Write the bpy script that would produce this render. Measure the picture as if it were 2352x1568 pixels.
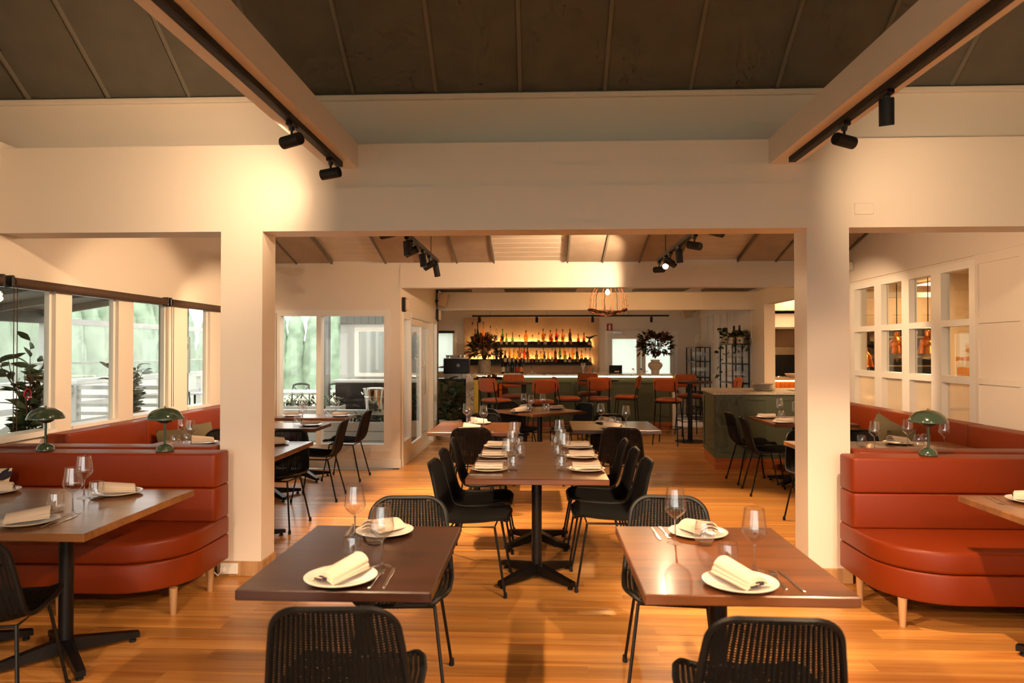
import bpy, bmesh, math, random
from mathutils import Vector, Matrix
PI = math.pi
R = math.radians
rnd = random.Random(7)
for o in list(bpy.data.objects):
    bpy.data.objects.remove(o)
scene = bpy.context.scene
COL = scene.collection

# ------------------------------------------------------------------ camera
cam_d = bpy.data.cameras.new('camera')
cam = bpy.data.objects.new('camera', cam_d)
COL.objects.link(cam)
scene.camera = cam
cam_d.sensor_width = 36.0
cam_d.lens = 36.0 * 1620.0 / 2352.0
cam.location = (0, 0, 1.54)
cam.rotation_euler = (R(90) + math.atan2(20, 1620), 0, math.atan2(65, 1620))
cam_d.clip_start = 0.05
cam_d.clip_end = 200
cam_d.dof.use_dof = True
cam_d.dof.focus_distance = 5.6
cam_d.dof.aperture_fstop = 2.8

# ------------------------------------------------------------------ sky, exposure
world = bpy.data.worlds.new('overcast_sky')
scene.world = world
world.use_nodes = True
bg = world.node_tree.nodes['Background']
bg.inputs[0].default_value = (1.0, 0.945, 0.89, 1)
bg.inputs[1].default_value = 2.7
vs = scene.view_settings
vs.view_transform = 'Standard'
vs.look = 'None'
vs.gamma = 1.0
vs.exposure = 0.62
vs.use_curve_mapping = False
try:
    scene.cycles.transparent_max_bounces = 32
    scene.cycles.max_bounces = 8
    scene.cycles.diffuse_bounces = 3
    scene.cycles.glossy_bounces = 3
    scene.cycles.transmission_bounces = 8
    scene.cycles.use_light_tree = False
    scene.cycles.use_adaptive_sampling = True
    scene.cycles.adaptive_threshold = 0.05
    scene.cycles.adaptive_min_samples = 12
    scene.cycles.sample_clamp_indirect = 6.0
    scene.cycles.caustics_reflective = False
    scene.cycles.caustics_refractive = False
except Exception:
    pass
WARM = (1.0, 0.665, 0.39)      # the colour of the warm lamps
SPOT_W = 1.65                 # common factor for the track spots


# ------------------------------------------------------------------ materials
def lin(h):
    if not isinstance(h, str):
        return tuple(h)
    h = h.lstrip('#')
    out = []
    for i in (0, 2, 4):
        c = int(h[i:i + 2], 16) / 255.0
        out.append(c / 12.92 if c <= 0.04045 else ((c + 0.055) / 1.055) ** 2.4)
    return tuple(out)


def base_mat(name):
    m = bpy.data.materials.new(name)
    m.use_nodes = True
    nt = m.node_tree
    return m, nt, nt.nodes['Principled BSDF']


def node(nt, t, **kw):
    n = nt.nodes.new(t)
    for k, v in kw.items():
        setattr(n, k, v)
    return n


def mat(name, color, rough=0.5, metal=0.0, var=0.0, scale=8.0, bump=0.0, bscale=60.0, coat=0.0, sheen=0.0,
        emit=None, estr=0.0, stretch=(1, 1, 1), alpha=1.0, spec=0.5):
    m, nt, b = base_mat(name)
    c = lin(color)
    b.inputs['Base Color'].default_value = (*c, 1)
    b.inputs['Roughness'].default_value = rough
    b.inputs['Metallic'].default_value = metal
    b.inputs['Coat Weight'].default_value = coat
    b.inputs['Coat Roughness'].default_value = 0.12
    b.inputs['Sheen Weight'].default_value = sheen
    b.inputs['Specular IOR Level'].default_value = spec
    if emit is not None:
        b.inputs['Emission Color'].default_value = (*lin(emit), 1)
        b.inputs['Emission Strength'].default_value = estr
    if var or bump:
        tc = node(nt, 'ShaderNodeTexCoord')
        mp = node(nt, 'ShaderNodeMapping')
        mp.inputs['Scale'].default_value = stretch
        nt.links.new(tc.outputs['Object'], mp.inputs['Vector'])
    if var:
        nz = node(nt, 'ShaderNodeTexNoise')
        nz.inputs['Scale'].default_value = scale
        nz.inputs['Detail'].default_value = 2
        nt.links.new(mp.outputs['Vector'], nz.inputs['Vector'])
        rp = node(nt, 'ShaderNodeValToRGB')
        rp.color_ramp.elements[0].position = 0.3
        rp.color_ramp.elements[1].position = 0.7
        rp.color_ramp.elements[0].color = (*[max(0, x * (1 - var)) for x in c], 1)
        rp.color_ramp.elements[1].color = (*[min(1, x * (1 + var)) for x in c], 1)
        nt.links.new(nz.outputs['Fac'], rp.inputs['Fac'])
        nt.links.new(rp.outputs['Color'], b.inputs['Base Color'])
    if bump:
        nb = node(nt, 'ShaderNodeTexNoise')
        nb.inputs['Scale'].default_value = bscale
        nb.inputs['Detail'].default_value = 1
        nt.links.new(mp.outputs['Vector'], nb.inputs['Vector'])
        bp = node(nt, 'ShaderNodeBump')
        bp.inputs['Strength'].default_value = bump
        bp.inputs['Distance'].default_value = 0.004
        nt.links.new(nb.outputs['Fac'], bp.inputs['Height'])
        nt.links.new(bp.outputs['Normal'], b.inputs['Normal'])
    return m


def wood(name, c0, c1, rough=0.3, coat=0.3, axis=0, per_object=0.25, fine=90.0, hue=0.0):
    """straight-grained timber; the grain runs along the object's x (axis 0), y (1) or z (2)"""
    m, nt, b = base_mat(name)
    tc = node(nt, 'ShaderNodeTexCoord')
    oi = node(nt, 'ShaderNodeObjectInfo')
    mp = node(nt, 'ShaderNodeMapping')
    sc = [14.0, 14.0, 14.0]
    sc[axis] = 0.9
    mp.inputs['Scale'].default_value = sc
    mul = node(nt, 'ShaderNodeMath', operation='MULTIPLY')
    mul.inputs[1].default_value = 61.0
    nt.links.new(oi.outputs['Random'], mul.inputs[0])
    cmb = node(nt, 'ShaderNodeCombineXYZ')
    for i in range(3):
        nt.links.new(mul.outputs[0], cmb.inputs[i])
    nt.links.new(tc.outputs['Object'], mp.inputs['Vector'])
    nt.links.new(cmb.outputs[0], mp.inputs['Location'])
    nz = node(nt, 'ShaderNodeTexNoise')
    nz.inputs['Scale'].default_value = 1.0
    nz.inputs['Detail'].default_value = 4
    nz.inputs['Roughness'].default_value = 0.62
    nz.inputs['Distortion'].default_value = 0.6
    nt.links.new(mp.outputs['Vector'], nz.inputs['Vector'])
    rp = node(nt, 'ShaderNodeValToRGB')
    rp.color_ramp.elements[0].position = 0.32
    rp.color_ramp.elements[1].position = 0.68
    rp.color_ramp.elements[0].color = (*lin(c0), 1)
    rp.color_ramp.elements[1].color = (*lin(c1), 1)
    nt.links.new(nz.outputs['Fac'], rp.inputs['Fac'])
    hsv = node(nt, 'ShaderNodeHueSaturation')
    mr = node(nt, 'ShaderNodeMapRange')
    mr.inputs['To Min'].default_value = 1.0 - per_object
    mr.inputs['To Max'].default_value = 1.0 + per_object
    nt.links.new(oi.outputs['Random'], mr.inputs['Value'])
    nt.links.new(mr.outputs[0], hsv.inputs['Value'])
    nt.links.new(rp.outputs['Color'], hsv.inputs['Color'])
    nt.links.new(hsv.outputs['Color'], b.inputs['Base Color'])
    b.inputs['Roughness'].default_value = rough
    b.inputs['Coat Weight'].default_value = coat
    b.inputs['Coat Roughness'].default_value = 0.15
    return m


def clear_glass(name, tint=(1, 1, 1), refl=0.9, rough=0.02, facing=0.0, ior=1.45, body=0.0, body_col=(1, 1, 1)):
    """thin clear glass: straight transmission with a Fresnel mirror on top"""
    m = bpy.data.materials.new(name)
    m.use_nodes = True
    nt = m.node_tree
    nt.nodes.clear()
    out = node(nt, 'ShaderNodeOutputMaterial')
    tr = node(nt, 'ShaderNodeBsdfTransparent')
    tr.inputs[0].default_value = (*tint, 1)
    gl = node(nt, 'ShaderNodeBsdfGlossy')
    gl.inputs['Roughness'].default_value = rough
    gl.inputs['Color'].default_value = (refl, refl, refl, 1)
    fr = node(nt, 'ShaderNodeFresnel')
    geo = node(nt, 'ShaderNodeNewGeometry')          # the same reflectance from either side of the sheet
    mi = node(nt, 'ShaderNodeMapRange')
    mi.inputs['To Min'].default_value = ior
    mi.inputs['To Max'].default_value = 1.0 / ior
    nt.links.new(geo.outputs['Backfacing'], mi.inputs['Value'])
    nt.links.new(mi.outputs[0], fr.inputs['IOR'])
    base = tr
    if body > 0:
        df = node(nt, 'ShaderNodeBsdfTranslucent')
        df.inputs[0].default_value = (*body_col, 1)
        d2 = node(nt, 'ShaderNodeBsdfDiffuse')
        d2.inputs[0].default_value = (*body_col, 1)
        ad = node(nt, 'ShaderNodeMixShader')
        nt.links.new(df.outputs[0], ad.inputs[1])
        nt.links.new(d2.outputs[0], ad.inputs[2])
        mb = node(nt, 'ShaderNodeMixShader')
        mb.inputs[0].default_value = body
        nt.links.new(tr.outputs[0], mb.inputs[1])
        nt.links.new(ad.outputs[0], mb.inputs[2])
        base = mb
    mx = node(nt, 'ShaderNodeMixShader')
    nt.links.new(fr.outputs[0], mx.inputs[0])
    nt.links.new(base.outputs[0], mx.inputs[1])
    nt.links.new(gl.outputs[0], mx.inputs[2])
    nt.links.new(mx.outputs[0], out.inputs['Surface'])
    return m


def marble(name, c0, c1, scale=3.0):
    m, nt, b = base_mat(name)
    tc = node(nt, 'ShaderNodeTexCoord')
    nz = node(nt, 'ShaderNodeTexNoise')
    nz.inputs['Scale'].default_value = scale
    nz.inputs['Detail'].default_value = 8
    nz.inputs['Distortion'].default_value = 1.4
    rp = node(nt, 'ShaderNodeValToRGB')
    e = rp.color_ramp.elements
    e[0].position = 0.47
    e[0].color = (*lin(c0), 1)
    e[1].position = 0.53
    e[1].color = (*lin(c0), 1)
    v = e.new(0.5)
    v.color = (*lin(c1), 1)
    nt.links.new(tc.outputs['Object'], nz.inputs['Vector'])
    nt.links.new(nz.outputs['Fac'], rp.inputs['Fac'])
    nt.links.new(rp.outputs['Color'], b.inputs['Base Color'])
    b.inputs['Roughness'].default_value = 0.2
    return m


M = {}
M['white'] = mat('white_paint', '#e8dccd', 0.45)
M['white_gloss'] = mat('white_gloss_paint', '#ece7de', 0.3)
M['panel'] = mat('taupe_acoustic_panel', '#605a4e', 0.9, var=0.08, scale=5.0)
M['panel2'] = mat('beige_acoustic_panel', '#a08f7d', 0.9, var=0.08, scale=5.0)
M['batten'] = mat('taupe_batten', '#6f685b', 0.8)
M['board'] = mat('cream_board', '#d8cbb8', 0.5, var=0.03, scale=5.0)
M['floor'] = wood('floor_timber', '#ad6b2b', '#dfa256', 0.36, 0.25, 0, 0.22)
M['table'] = wood('table_timber', '#4a2813', '#764420', 0.34, 0.22, 0, 0.12)
M['table_dark'] = wood('dark_table_timber', '#27150e', '#3e2011', 0.32, 0.25, 0, 0.1)
M['table_oak'] = wood('oak_table_timber', '#6b452b', '#916238', 0.3, 0.35, 0, 0.08)
M['leg_oak'] = wood('oak_leg', '#a47a50', '#c89f70', 0.5, 0.0, 2, 0.08)
M['kick'] = wood('kick_timber', '#8a431c', '#b5652d', 0.4, 0.1, 0, 0.1)
M['leather'] = mat('orange_leather', '#7e2c06', 0.42, bump=0.12, bscale=170, spec=0.35)
M['velvet'] = mat('orange_velvet', '#93420d', 0.8, var=0.12, scale=9.0, sheen=0.15)
M['black'] = mat('black_metal', '#0e0e0f', 0.42, 0.3)
M['black_matt'] = mat('black_powder_coat', '#131313', 0.6)
M['wicker'] = mat('black_woven_cord', '#0b0a09', 0.6, spec=0.3)
M['rim'] = mat('black_cord_rim', '#0c0c0c', 0.5, spec=0.35)
M['rubber'] = mat('black_rubber', '#0a0a0a', 0.8)
M['green'] = mat('sage_green_paint', '#575c45', 0.5, var=0.02, scale=3.0)
M['lamp_green'] = mat('glossy_green_enamel', '#3a4a38', 0.16, coat=0.6)
M['marble'] = marble('white_marble', '#e5dccb', '#8c7d6a', 2.6)
M['granite'] = mat('beige_granite', '#cbbfa9', 0.3, var=0.25, scale=45.0)
M['brass'] = mat('brass', '#b08a35', 0.3, 1.0)
M['steel'] = mat('stainless_steel', '#b9b5ae', 0.28, 1.0, var=0.06, scale=6.0)
M['silver'] = mat('polished_silver', '#d8d2c8', 0.12, 1.0)
M['chrome'] = mat('chrome', '#d8d3cb', 0.24, 1.0)
M['plate'] = mat('white_glazed_ceramic', '#ddd4c8', 0.22, coat=0.3)
M['napkin'] = mat('cream_linen', '#cbb8a4', 0.9)
M['ink'] = mat('navy_print', '#1d1a2c', 0.8)
M['glass'] = clear_glass('drinking_glass', (0.99, 0.99, 0.99), 1.0, 0.0, ior=1.85)
M['solid_glass'], _nt, _b = base_mat('solid_glass')
_b.inputs['Transmission Weight'].default_value = 1.0
_b.inputs['Roughness'].default_value = 0.0
_b.inputs['IOR'].default_value = 1.5
M['pane'] = clear_glass('window_glass', (0.96, 0.98, 0.97), 0.9, 0.0, ior=1.45)
M['reeded'] = clear_glass('reeded_glass', (0.95, 0.92, 0.85), 0.8, 0.25, ior=1.4, body=0.72, body_col=(0.85, 0.76, 0.62))
M['frost'] = mat('frosted_daylight_blind', '#f2f4f4', 0.8)
M['plaster'] = mat('clay_plaster', '#b99a7d', 0.8, var=0.12, scale=2.2, bump=0.12, bscale=20)
M['cushion'] = mat('olive_cushion_fabric', '#5b5037', 0.9, bump=0.2, bscale=260)
M['terracotta'] = mat('terracotta', '#b0705a', 0.7, var=0.1, scale=6.0)
M['ceramic'] = mat('cream_ceramic', '#d9c9b4', 0.5, var=0.04, scale=6.0)
M['stone'] = mat('rough_stone_ceramic', '#a79683', 0.85, var=0.2, scale=12.0, bump=0.4, bscale=40)
M['leaf'] = mat('dark_green_leaf', '#2a3a20', 0.35, var=0.35, scale=5.0)
M['leaf2'] = mat('green_leaf', '#4d5c38', 0.42, var=0.3, scale=6.0)
M['leaf_light'] = mat('variegated_leaf', '#5f6b45', 0.45, var=0.35, scale=10.0)
M['leaf_rust'] = mat('rust_leaf', '#7a3413', 0.5, var=0.4, scale=8.0)
M['leaf_brown'] = mat('brown_leaf', '#4c2a14', 0.5, var=0.4, scale=8.0)
M['twig'] = mat('brown_twig', '#5a2f14', 0.8, var=0.3, scale=20.0)
M['soil'] = mat('soil', '#2b1c12', 0.95, var=0.3, scale=30)
M['red'] = mat('red_sign', '#a31218', 0.5)
M['grey_out'] = mat('grey_exterior_paint', '#7d7f7c', 0.7, var=0.03, scale=3.0)
M['white_out'] = mat('white_exterior_paint', '#c4c6c4', 0.6, var=0.03, scale=3.0)
M['deck'] = mat('pale_deck', '#8d887f', 0.8, var=0.1, scale=6.0)
M['dark_out'] = mat('dark_splashback', '#26231f', 0.25)
M['hedge'] = mat('hedge_leaf', '#8ea38f', 0.9, var=0.3, scale=2.0)
M['film'] = clear_glass('clear_plastic_film', (0.97, 0.98, 0.98), 0.8, 0.15, ior=1.3, body=0.12, body_col=(0.88, 0.92, 0.92))
M['grass'] = mat('grass_ground', '#b4b8a2', 0.9, var=0.3, scale=2.0)
M['bulb'] = mat('lamp_filament', '#ffffff', 0.5, emit=(1.0, 0.72, 0.40), estr=30.0)
M['lens'] = mat('spot_lens', '#fff2e0', 0.5, emit=(1.0, 0.74, 0.48), estr=6.0)
M['led'] = mat('led_strip', '#fff2e0', 0.5, emit=(1.0, 0.55, 0.17), estr=100.0)
M['copper'] = mat('copper', '#d07a3a', 0.25, 1.0)
M['black_plastic'] = mat('black_plastic', '#111113', 0.35)
M['white_plastic'] = mat('white_plastic', '#e6e2da', 0.4)
M['speaker'] = mat('cream_speaker_plastic', '#cdb597', 0.6)
M['tile'] = mat('orange_glazed_tile', '#d9761b', 0.25, var=0.12, scale=5.0, coat=0.4)
M['warm_wall'] = mat('kitchen_wall_paint', '#e0c9a8', 0.5, var=0.02, scale=2.0)
M['roller'] = mat('brown_roller_blind', '#4b3626', 0.7, var=0.1, scale=30)
M['brochure'] = mat('cushion_cream_cotton', '#c9b79a', 0.9)


# ------------------------------------------------------------------ mesh building
class MB:
    def __init__(s):
        s.v, s.f, s.m = [], [], []
        s.mi = 0

    def add(s, vs_, fs):
        n = len(s.v)
        s.v += [tuple(p) for p in vs_]
        s.f += [tuple(n + i for i in f) for f in fs]
        s.m += [s.mi] * len(fs)
        return s

    def box(s, x0, x1, y0, y1, z0, z1, bev=0.0):
        if x1 < x0: x0, x1 = x1, x0
        if y1 < y0: y0, y1 = y1, y0
        if z1 < z0: z0, z1 = z1, z0
        if bev <= 0:
            return s.add([(x0, y0, z0), (x1, y0, z0), (x1, y1, z0), (x0, y1, z0), (x0, y0, z1), (x1, y0, z1), (x1, y1, z1), (x0, y1, z1)],
                         [(0, 3, 2, 1), (4, 5, 6, 7), (0, 1, 5, 4), (1, 2, 6, 5), (2, 3, 7, 6), (3, 0, 4, 7)])
        b = min(bev, (x1 - x0) / 2.01, (y1 - y0) / 2.01, (z1 - z0) / 2.01)
        V, idx = [], {}
        cx, cy, cz = (x0, x1), (y0, y1), (z0, z1)
        for i in (0, 1):
            for j in (0, 1):
                for k in (0, 1):
                    sx, sy, sz = (1, -1)[i], (1, -1)[j], (1, -1)[k]
                    for a in range(3):
                        p = [cx[i] + sx * b, cy[j] + sy * b, cz[k] + sz * b]
                        p[a] = (cx[i], cy[j], cz[k])[a]
                        idx[(i, j, k, a)] = len(V)
                        V.append(p)
        F = []
        I = idx
        for k in (0, 1):
            q = [I[(0, 0, k, 2)], I[(1, 0, k, 2)], I[(1, 1, k, 2)], I[(0, 1, k, 2)]]
            F.append(q if k else q[::-1])
            q = [I[(0, k, 0, 1)], I[(1, k, 0, 1)], I[(1, k, 1, 1)], I[(0, k, 1, 1)]]
            F.append(q[::-1] if k else q)
            q = [I[(k, 0, 0, 0)], I[(k, 1, 0, 0)], I[(k, 1, 1, 0)], I[(k, 0, 1, 0)]]
            F.append(q if k else q[::-1])
        for i in (0, 1):
            for j in (0, 1):
                F.append([I[(i, j, 0, 0)], I[(i, j, 1, 0)], I[(i, j, 1, 1)], I[(i, j, 0, 1)]])
                F.append([I[(i, 0, j, 0)], I[(i, 1, j, 0)], I[(i, 1, j, 2)], I[(i, 0, j, 2)]])
                F.append([I[(0, i, j, 1)], I[(1, i, j, 1)], I[(1, i, j, 2)], I[(0, i, j, 2)]])
                for k in (0, 1):
                    F.append([I[(i, j, k, 0)], I[(i, j, k, 1)], I[(i, j, k, 2)]])
        return s.add(V, F)

    def lathe(s, prof, n=24, c=(0, 0, 0), cap0=False, cap1=False, axis='z'):
        V, F = [], []
        for (r, z) in prof:
            for k in range(n):
                a = 2 * PI * k / n
                p = (r * math.cos(a), r * math.sin(a), z)
                if axis == 'x':
                    p = (p[2], p[0], p[1])
                elif axis == 'y':
                    p = (p[1], p[2], p[0])
                V.append((p[0] + c[0], p[1] + c[1], p[2] + c[2]))
        for i in range(len(prof) - 1):
            for k in range(n):
                k2 = (k + 1) % n
                F.append((i * n + k, i * n + k2, (i + 1) * n + k2, (i + 1) * n + k))
        if cap0:
            F.append(tuple(range(n))[::-1])
        if cap1:
            F.append(tuple(range((len(prof) - 1) * n, len(prof) * n)))
        return s.add(V, F)

    def tube(s, pts, r, n=8, closed=False, caps=True):
        pts = [Vector(p) for p in pts]
        rs = r if isinstance(r, (list, tuple)) else [r] * len(pts)
        V, F = [], []
        L = len(pts)
        up = Vector((0, 0, 1))
        prev = None
        for i, p in enumerate(pts):
            if closed:
                t = pts[(i + 1) % L] - pts[i - 1]
            else:
                t = pts[min(i + 1, L - 1)] - pts[max(i - 1, 0)]
            if t.length < 1e-9:
                t = Vector((0, 0, 1))
            t.normalize()
            if prev is None:
                a = t.cross(up)
                if a.length < 1e-3:
                    a = t.cross(Vector((1, 0, 0)))
            else:
                a = prev - t * prev.dot(t)
                if a.length < 1e-6:
                    a = t.cross(up)
            a.normalize()
            b = t.cross(a)
            prev = a
            for k in range(n):
                th = 2 * PI * k / n
                V.append(p + (a * math.cos(th) + b * math.sin(th)) * rs[i])
        rng = L if closed else L - 1
        for i in range(rng):
            j = (i + 1) % L
            for k in range(n):
                k2 = (k + 1) % n
                F.append((i * n + k, i * n + k2, j * n + k2, j * n + k))
        if caps and not closed:
            F.append(tuple(range(n))[::-1])
            F.append(tuple(range((L - 1) * n, L * n)))
        return s.add(V, F)

    def bar(s, p0, p1, w, h, up=(0, 0, 1)):
        """a rectangular bar between two points"""
        p0, p1 = Vector(p0), Vector(p1)
        t = (p1 - p0).normalized()
        u = Vector(up)
        a = t.cross(u)
        if a.length < 1e-4:
            a = t.cross(Vector((1, 0, 0)))
        a.normalize()
        b = a.cross(t)
        V = []
        for p in (p0, p1):
            for sx, sy in ((-1, -1), (1, -1), (1, 1), (-1, 1)):
                V.append(p + a * (sx * w / 2) + b * (sy * h / 2))
        return s.add(V, [(0, 1, 2, 3), (7, 6, 5, 4), (0, 4, 5, 1), (1, 5, 6, 2), (2, 6, 7, 3), (3, 7, 4, 0)])

    def prism(s, outline, z0, z1, bev=0.0, steps=3):
        """vertical prism over an outline, horizontal edges rounded by bev (outline counter-clockwise)"""
        n = len(outline)
        layers = []
        if bev <= 0:
            layers = [(0, z0), (0, z1)]
        else:
            for i in range(steps + 1):
                a = PI / 2 * i / steps
                layers.append((bev * (1 - math.sin(a)), z0 + bev * (1 - math.cos(a))))
            for i in range(steps + 1):
                a = PI / 2 * (1 - i / steps)
                layers.append((bev * (1 - math.sin(a)), z1 - bev * (1 - math.cos(a))))
        P = [Vector((p[0], p[1])) for p in outline]
        nor = []
        for i in range(n):
            e0 = (P[i] - P[i - 1])
            e1 = (P[(i + 1) % n] - P[i])
            if e0.length > 1e-9: e0.normalize()
            if e1.length > 1e-9: e1.normalize()
            t = (e0 + e1)
            if t.length < 1e-6: t = e1
            t.normalize()
            nn = Vector((t.y, -t.x))
            c = max(0.35, nn.dot(Vector((e1.y, -e1.x))))
            nor.append(nn / c)
        V, F = [], []
        for ins, z in layers:
            for i in range(n):
                q = P[i] - nor[i] * ins
                V.append((q.x, q.y, z))
        for l in range(len(layers) - 1):
            for i in range(n):
                j = (i + 1) % n
                F.append((l * n + i, l * n + j, (l + 1) * n + j, (l + 1) * n + i))
        F.append(tuple(range(n))[::-1])
        F.append(tuple(range((len(layers) - 1) * n, len(layers) * n)))
        return s.add(V, F)

    def xf(s, mtx, start=0):
        s.v[start:] = [tuple(mtx @ Vector(p)) for p in s.v[start:]]
        return s

    def mesh(s, name, mats, smooth=True, angle=35):
        me = bpy.data.meshes.new(name)
        me.from_pydata(s.v, [], s.f)
        ms = mats if isinstance(mats, (list, tuple)) else [mats]
        for m_ in ms:
            me.materials.append(m_)
        if len(ms) > 1:
            me.polygons.foreach_set('material_index', s.m)
        if smooth:
            me.polygons.foreach_set('use_smooth', [True] * len(me.polygons))
            me.set_sharp_from_angle(angle=R(angle))
        me.update()
        return me

    def build(s, name, mats, parent=None, smooth=True, angle=35, loc=None, rz=0.0):
        me = s.mesh(name, mats, smooth, angle)
        return link(name, me, parent, loc, rz)


def link(name, me, parent=None, loc=None, rz=0.0):
    o = bpy.data.objects.new(name, me)
    COL.objects.link(o)
    if parent is not None:
        o.parent = parent
    if loc is not None:
        o.location = loc
    if rz:
        o.rotation_euler = (0, 0, rz)
    return o


def tag(o, label=None, cat=None, group=None, kind=None):
    if label: o['label'] = label
    if cat: o['category'] = cat
    if group: o['group'] = group
    if kind: o['kind'] = kind
    return o


def thing(name, label, cat, loc=(0, 0, 0), rz=0.0, group=None):
    o = bpy.data.objects.new(name, None)
    COL.objects.link(o)
    o.empty_display_size = 0.1
    o.location = loc
    o.rotation_euler = (0, 0, rz)
    return tag(o, label, cat, group)


def copy_tree(root, label, loc, rz=0.0, group=None, scale=None):
    r = root.copy()
    COL.objects.link(r)
    r.location = loc
    r.rotation_euler = (0, 0, rz)
    if scale: r.scale = scale
    r['label'] = label
    if group: r['group'] = group
    for ch in list(root.children):
        c = ch.copy()
        COL.objects.link(c)
        c.parent = r
        for g in list(ch.children):
            d = g.copy()
            COL.objects.link(d)
            d.parent = c
    return r


class Kind:
    """one of each kind is built, the rest are copies with labels of their own"""
    def __init__(s, make, group):
        s.make, s.group, s.first = make, group, None

    def put(s, label, loc, rz=0.0, scale=None):
        if s.first is None:
            s.first = s.make()
            r = s.first
            r.location = loc
            r.rotation_euler = (0, 0, rz)
            if scale: r.scale = scale
            tag(r, label, None, s.group)
            return r
        return copy_tree(s.first, label, loc, rz, s.group, scale or (1, 1, 1))


def struct(name, mb, m, parent=None, smooth=False):
    o = mb.build(name, m, parent, smooth)
    if parent is None: o['kind'] = 'structure'
    return o


def spot(name, parent, loc, aim, power, size=60, blend=0.25, radius=0.02, color=WARM):
    d = bpy.data.lights.new(name, 'SPOT')
    d.energy = power * SPOT_W
    d.color = color
    d.spot_size = R(size)
    d.spot_blend = blend
    d.shadow_soft_size = radius
    o = bpy.data.objects.new(name, d)
    COL.objects.link(o)
    if parent: o.parent = parent
    o.location = loc
    o.rotation_euler = (Vector(aim) - Vector((0, 0, 0))).to_track_quat('-Z', 'Y').to_euler()
    return o


def point(name, parent, loc, power, radius=0.04, color=WARM):
    d = bpy.data.lights.new(name, 'POINT')
    d.energy = power
    d.color = color
    d.shadow_soft_size = radius
    o = bpy.data.objects.new(name, d)
    COL.objects.link(o)
    if parent: o.parent = parent
    o.location = loc
    return o


for k_ in ('lens', 'bulb'):
    M[k_].cycles.emission_sampling = 'NONE'
# ================================================================== the setting
XL, XR = -3.78, 3.77          # inner faces of the window wall and the kitchen wall
YB = 4.76                    # front face of the main beam
YF = 9.16                    # wall with the courtyard window
XD = -1.83                   # wall with the sliding doors
YK = 16.8                    # back wall of the bar

# ---- floor: slab, single boards in view, the remaining boards as one part
fl = struct('floor', MB().box(XL - .15, 7.0, -3.2, YF, -.12, -.022).box(XD - .1, 7.0, YF, 12.5, -.12, -.022).box(-3.3, 7.0, 12.5, YK + .1, -.12, -.022),
            mat('subfloor', '#3a2412', 0.9))
pl_me = MB().add([(0, 0, -.02), (1, 0, -.02), (1, .1285, -.02), (0, .1285, -.02), (0, .0008, 0), (1, .0008, 0), (1, .1277, 0), (0, .1277, 0)],
                 [(4, 5, 6, 7), (0, 1, 5, 4), (1, 2, 6, 5), (2, 3, 7, 6), (3, 0, 4, 7)]).mesh('plank', M['floor'], False)
M['floor_b'] = wood('floor_timber_dark', '#955a20', '#c2843c', 0.36, 0.25, 0, 0.0)
M['floor_c'] = wood('floor_timber_light', '#bc7c38', '#e6ad5e', 0.36, 0.25, 0, 0.0)
rest = MB()
y = -2.9
row = 0
while y < 14.05:
    x0 = XL if y < YF - .1 else (XD if y < 12.4 else -3.1)
    x = x0 - rnd.uniform(0, 1.6)
    while x < XR:
        L = rnd.choice((0.9, 1.2, 1.5, 1.8, 2.1, 2.4, 2.7))
        a, b = max(x, x0), min(x + L, XR)
        if b - a > 0.05:
            if 3.1 <= y <= 10.6:
                o = link('plank', pl_me, fl, (a, y, 0))
                o.scale = (b - a - .0005, 1, 1)
            else:
                rest.mi = rnd.randrange(3)
                rest.box(a, b - .0012, y, y + .1285, -.02, 0)
        x += L
    y += .13
    row += 1
rest.build('far_planks', [M['floor'], M['floor_b'], M['floor_c']], fl, False)['kind'] = 'stuff'
M['tile_floor'] = mat('grey_floor_tile', '#7d7068', 0.4, var=0.1, scale=3)
struct('floor_bar', MB().box(-3.2, XR, 14.05, YK, -.022, -.001), M['tile_floor'])
struct('floor_kitchen', MB().box(XR + .18, 6.9, 4.5, 14.5, -.022, -.002), M['tile_floor'])

# ---- window wall (daylight side)
wins = [(-2.4, -1.5), (-1.3, -.4), (-.2, .7), (.85, 1.55), (1.7, 2.4), (2.55, 3.25), (3.4, 4.3), (4.48, 5.34), (5.53, 6.16), (6.39, 7.01), (7.39, 7.91),
        (8.18, 8.65), (8.8, 9.08)]
ZS, ZH = 0.92, 2.02
w = MB().box(XL - .15, XL, -3.2, YF, 0, ZS - .03).box(XL - .15, XL, -3.2, YF, ZH, 2.955).box(XL - .15, XL, YB + .4, YF, 2.955, 4.6).box(-4.45, -4.3, -3.2, YB + .4, 2.955, 6.4).box(-4.45, XL, -3.2, YB + .4, 2.955, 3.0)
prev = -3.2
for a, b in wins:
    w.box(XL - .055, XL + .012, prev, a, ZS - .03, ZH)
    prev = b
w.box(XL - .055, XL + .012, prev, YF, ZS - .03, ZH)
struct('wall_left', w, M['white'])
for i, (a, b) in enumerate(wins):
    f = MB()
    t = .028
    f.box(XL - .06, XL - .02, a, a + t, ZS, ZH).box(XL - .06, XL - .02, b - t, b, ZS, ZH)
    f.box(XL - .06, XL - .02, a + t, b - t, ZH - t, ZH).box(XL - .14, XL + .03, a, b, ZS - .03, ZS + .012)
    fr = f.build('window_%d' % (i + 1), M['white_gloss'], None, False)
    fr['kind'] = 'structure'
    MB().box(XL - .046, XL - .040, a + t, b - t, ZS + .012, ZH - t).build('pane', M['pane'], fr, False)

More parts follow.
